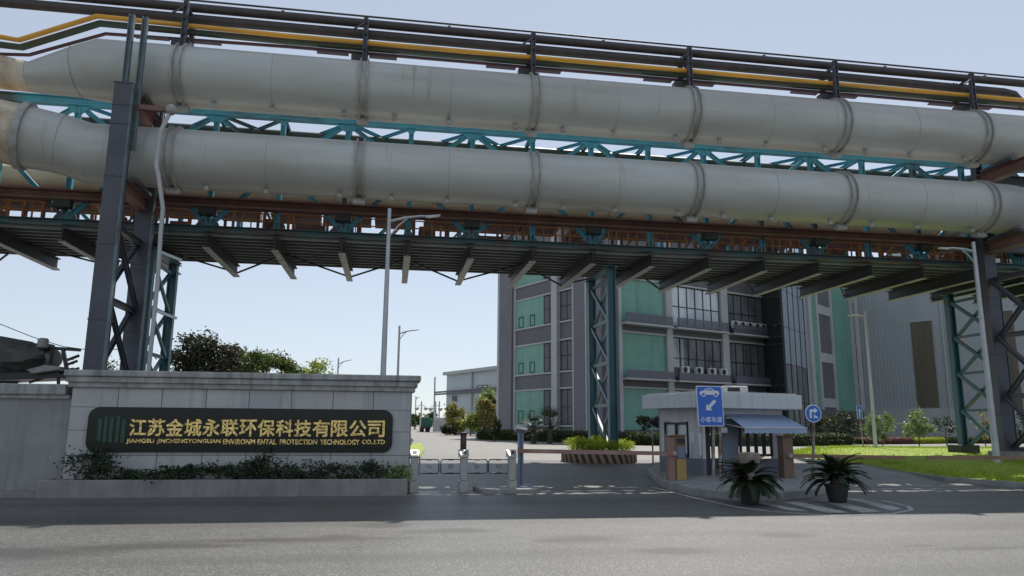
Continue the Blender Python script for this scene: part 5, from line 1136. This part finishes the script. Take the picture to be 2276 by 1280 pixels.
# ================================================================== vehicles
def truck():
    T_ = 112.; zg = gz(T_); x0, x1 = Y(936, 940, T_).x, Y(966, 940, T_).x; w_ = (x1-x0)*.72; h = Y(950, 928, T_).z-zg
    t = thing('dump_truck', 'green dump truck seen from behind far down the drive', 'truck', ((x0+x1)/2, T_, zg)); xc = x0+w_/2
    q = MB(); q.box(x0, T_, zg+h*.36, x0+w_, T_+5, zg+h); q.build('dump_body', 'truckgreen', t, bevel=.05)
    q = MB()
    for k in range(4): q.box(x0+w_*(.04+.3*k), T_-.06, zg+h*.4, x0+w_*(.04+.3*k)+.09, T_, zg+h*.97)
    q.box(x0+.05, T_-.05, zg+h*.62, x0+w_-.05, T_, zg+h*.66); q.build('tailgate', 'truckgreen', t)
    q = MB(); q.box(x0+.1, T_+.2, zg+.5, x0+w_-.1, T_+7.6, zg+h*.36); q.build('chassis', 'blackplastic', t)
    q = MB(); q.box(x0+.05, T_+5.2, zg+.7, x1, T_+7.2, zg+h*.92); q.build('cab', 'truckgreen', t, bevel=.1)
    for y in (T_+.9, T_+2.2, T_+6.3):
        for x in (x0+.25, x0+w_-.3):
            MB().lathe((x-.2, y, zg+.5), [(.3, 0), (.5, .03), (.5, .4), (.3, .43)], 16, axis=(1, 0, 0)).build('wheel', 'tyre', t, True)
    MB().box(x0, T_-.1, zg+.55, x0+w_, T_, zg+.8).build('bumper', 'blackplastic', t)
truck()
def mixer():
    T_ = 26.5; Pm = lambda u, v, dy=0.: Y(u, v, T_+dy); z = gz(T_)
    t = thing('mixer_truck', 'dark concrete mixer truck parked behind the left boundary wall', 'truck', (Y(60, 850, T_).x, T_, z))
    a, b, c, d, e = Pm(-150, 830), Pm(-70, 812), Pm(10, 804), Pm(75, 800), Pm(108, 798)
    k = (Y(140, 800, T_).x-Y(100, 800, T_).x)/40
    rnd = random.Random(4); q = MB(); pth = [a, a.lerp(b, .5), b, b.lerp(c, .33), b.lerp(c, .66), c, c.lerp(d, .33), c.lerp(d, .66), d, e]; q.tube(pth, [r_*k*rnd.uniform(.94, 1.07) for r_ in (30, 42, 52, 55, 56, 56, 50, 44, 38, 30)], 26)
    q.v = [(x_+rnd.gauss(0, .012), y_+rnd.gauss(0, .02), z_+rnd.gauss(0, .022)) for x_, y_, z_ in q.v]; q.build('drum', 'tarp', t, False)
    q = MB(); q.tube([a+V((0, -.02, .02)), c+V((0, -.02, .06)), d+V((0, -.02, .08))], [33*k, 58*k, 38*k], 9); q.build('cover', 'tarp', t)
    q = MB(); ax_ = (e-d).normalized(); q.lathe(Pm(106, 799), [(20*k, 0), (25*k, 6*k), (25*k, 10*k), (23*k, 11*k), (22*k, 22*k), (12*k, 30*k), (4*k, 31*k)], 24, axis=(.85, -.4, .12)); q.build('drum_mouth', 'drum', t, True)
    q = MB(); q.bar(Pm(92, 772, -.5), Pm(180, 778, -.3), .08, .1); q.bar(Pm(140, 776, -.5), Pm(150, 828, -.5), .1, .1); q.bar(Pm(118, 776, -.5), Pm(110, 834, -.5), .08, .08); q.bar(Pm(150, 800, -.6), Pm(176, 790, -.4), .07, .09); q.bar(Pm(150, 810, -.6), Pm(172, 802, -.4), .06, .08); q.build('frame', 'blackplastic', t)
    q = MB(); q.box(*Pm(84, 776, -.55), *(Pm(106, 762, -.55)+V((0, .6, 0)))); q.build('hopper', 'blackplastic', t, bevel=.04)
    q = MB(); q.slab([(0, 0), (60*k, 10*k), (62*k, 18*k), (26*k, 22*k), (-14*k, 10*k)], Pm(78, 832, -.7), (1, 0, 0), (0, 0, 1), (0, 1, 0), -.25, .25); q.build('chute', 'drum', t, bevel=.04)
    q = MB(); q.bar(Pm(-200, 850), Pm(152, 835), 1.4, .22); q.build('chassis', 'blackplastic', t)
    q = MB(); q.bar(Pm(65, 850, -.5), Pm(176, 818, -.5), .06, .07); q.bar(Pm(130, 832, -.5), Pm(130, 900, -.5), .08, .08); q.build('rail', 'blackplastic', t)
    q = MB(); q.tube([Pm(96, 770, -.6), Pm(100, 800, -.75), Pm(92, 830, -.7)], .03, 6); q.build('hose', 'blackplastic', t, True)
    q = MB(); q.lathe(Pm(94, 775, -.7), [(.1, 0), (.16, .05), (.16, .3), (.1, .34)], 12, axis=(0, 0, 1)); q.build('water_tank', 'drum', t, True)
    for k2 in range(4): q = MB(); q.bar(Pm(152, 800+10*k2, -.75), Pm(164, 798+10*k2, -.75), .03, .04); q.build('ladder_rung', 'blackplastic', t)
    q = MB(); q.slab([(0, 0), (.9, .06), (1.5, .32), (1.2, .5), (.2, .42), (-.3, .2)], Pm(-20, 806, -1.15), (1, 0, 0), (0, 0, 1), (0, 1, 0), 0, .04); q.build('tarp_flap', 'tarp', t)
    for u in (-120, -30, 40):
        p = Pm(u, 890); MB().lathe((p.x, p.y-1.1, .5+z), [(.3, 0), (.52, .03), (.52, 2.2), (.3, 2.25)], 18, axis=(0, 1, 0)).build('wheel', 'tyre', t, True)
mixer()
c = [Y(-60, 700, 40.), Y(0, 720, 40.), Y(70, 748, 40.), Y(140, 770, 40.), Y(200, 778, 40.), Y(300, 775, 40.)]
tag(MB().tube(c, .02, 5).build('overhead_wire', 'blackplastic'), 'thin overhead wire sagging across the sky at the left edge', 'wire')
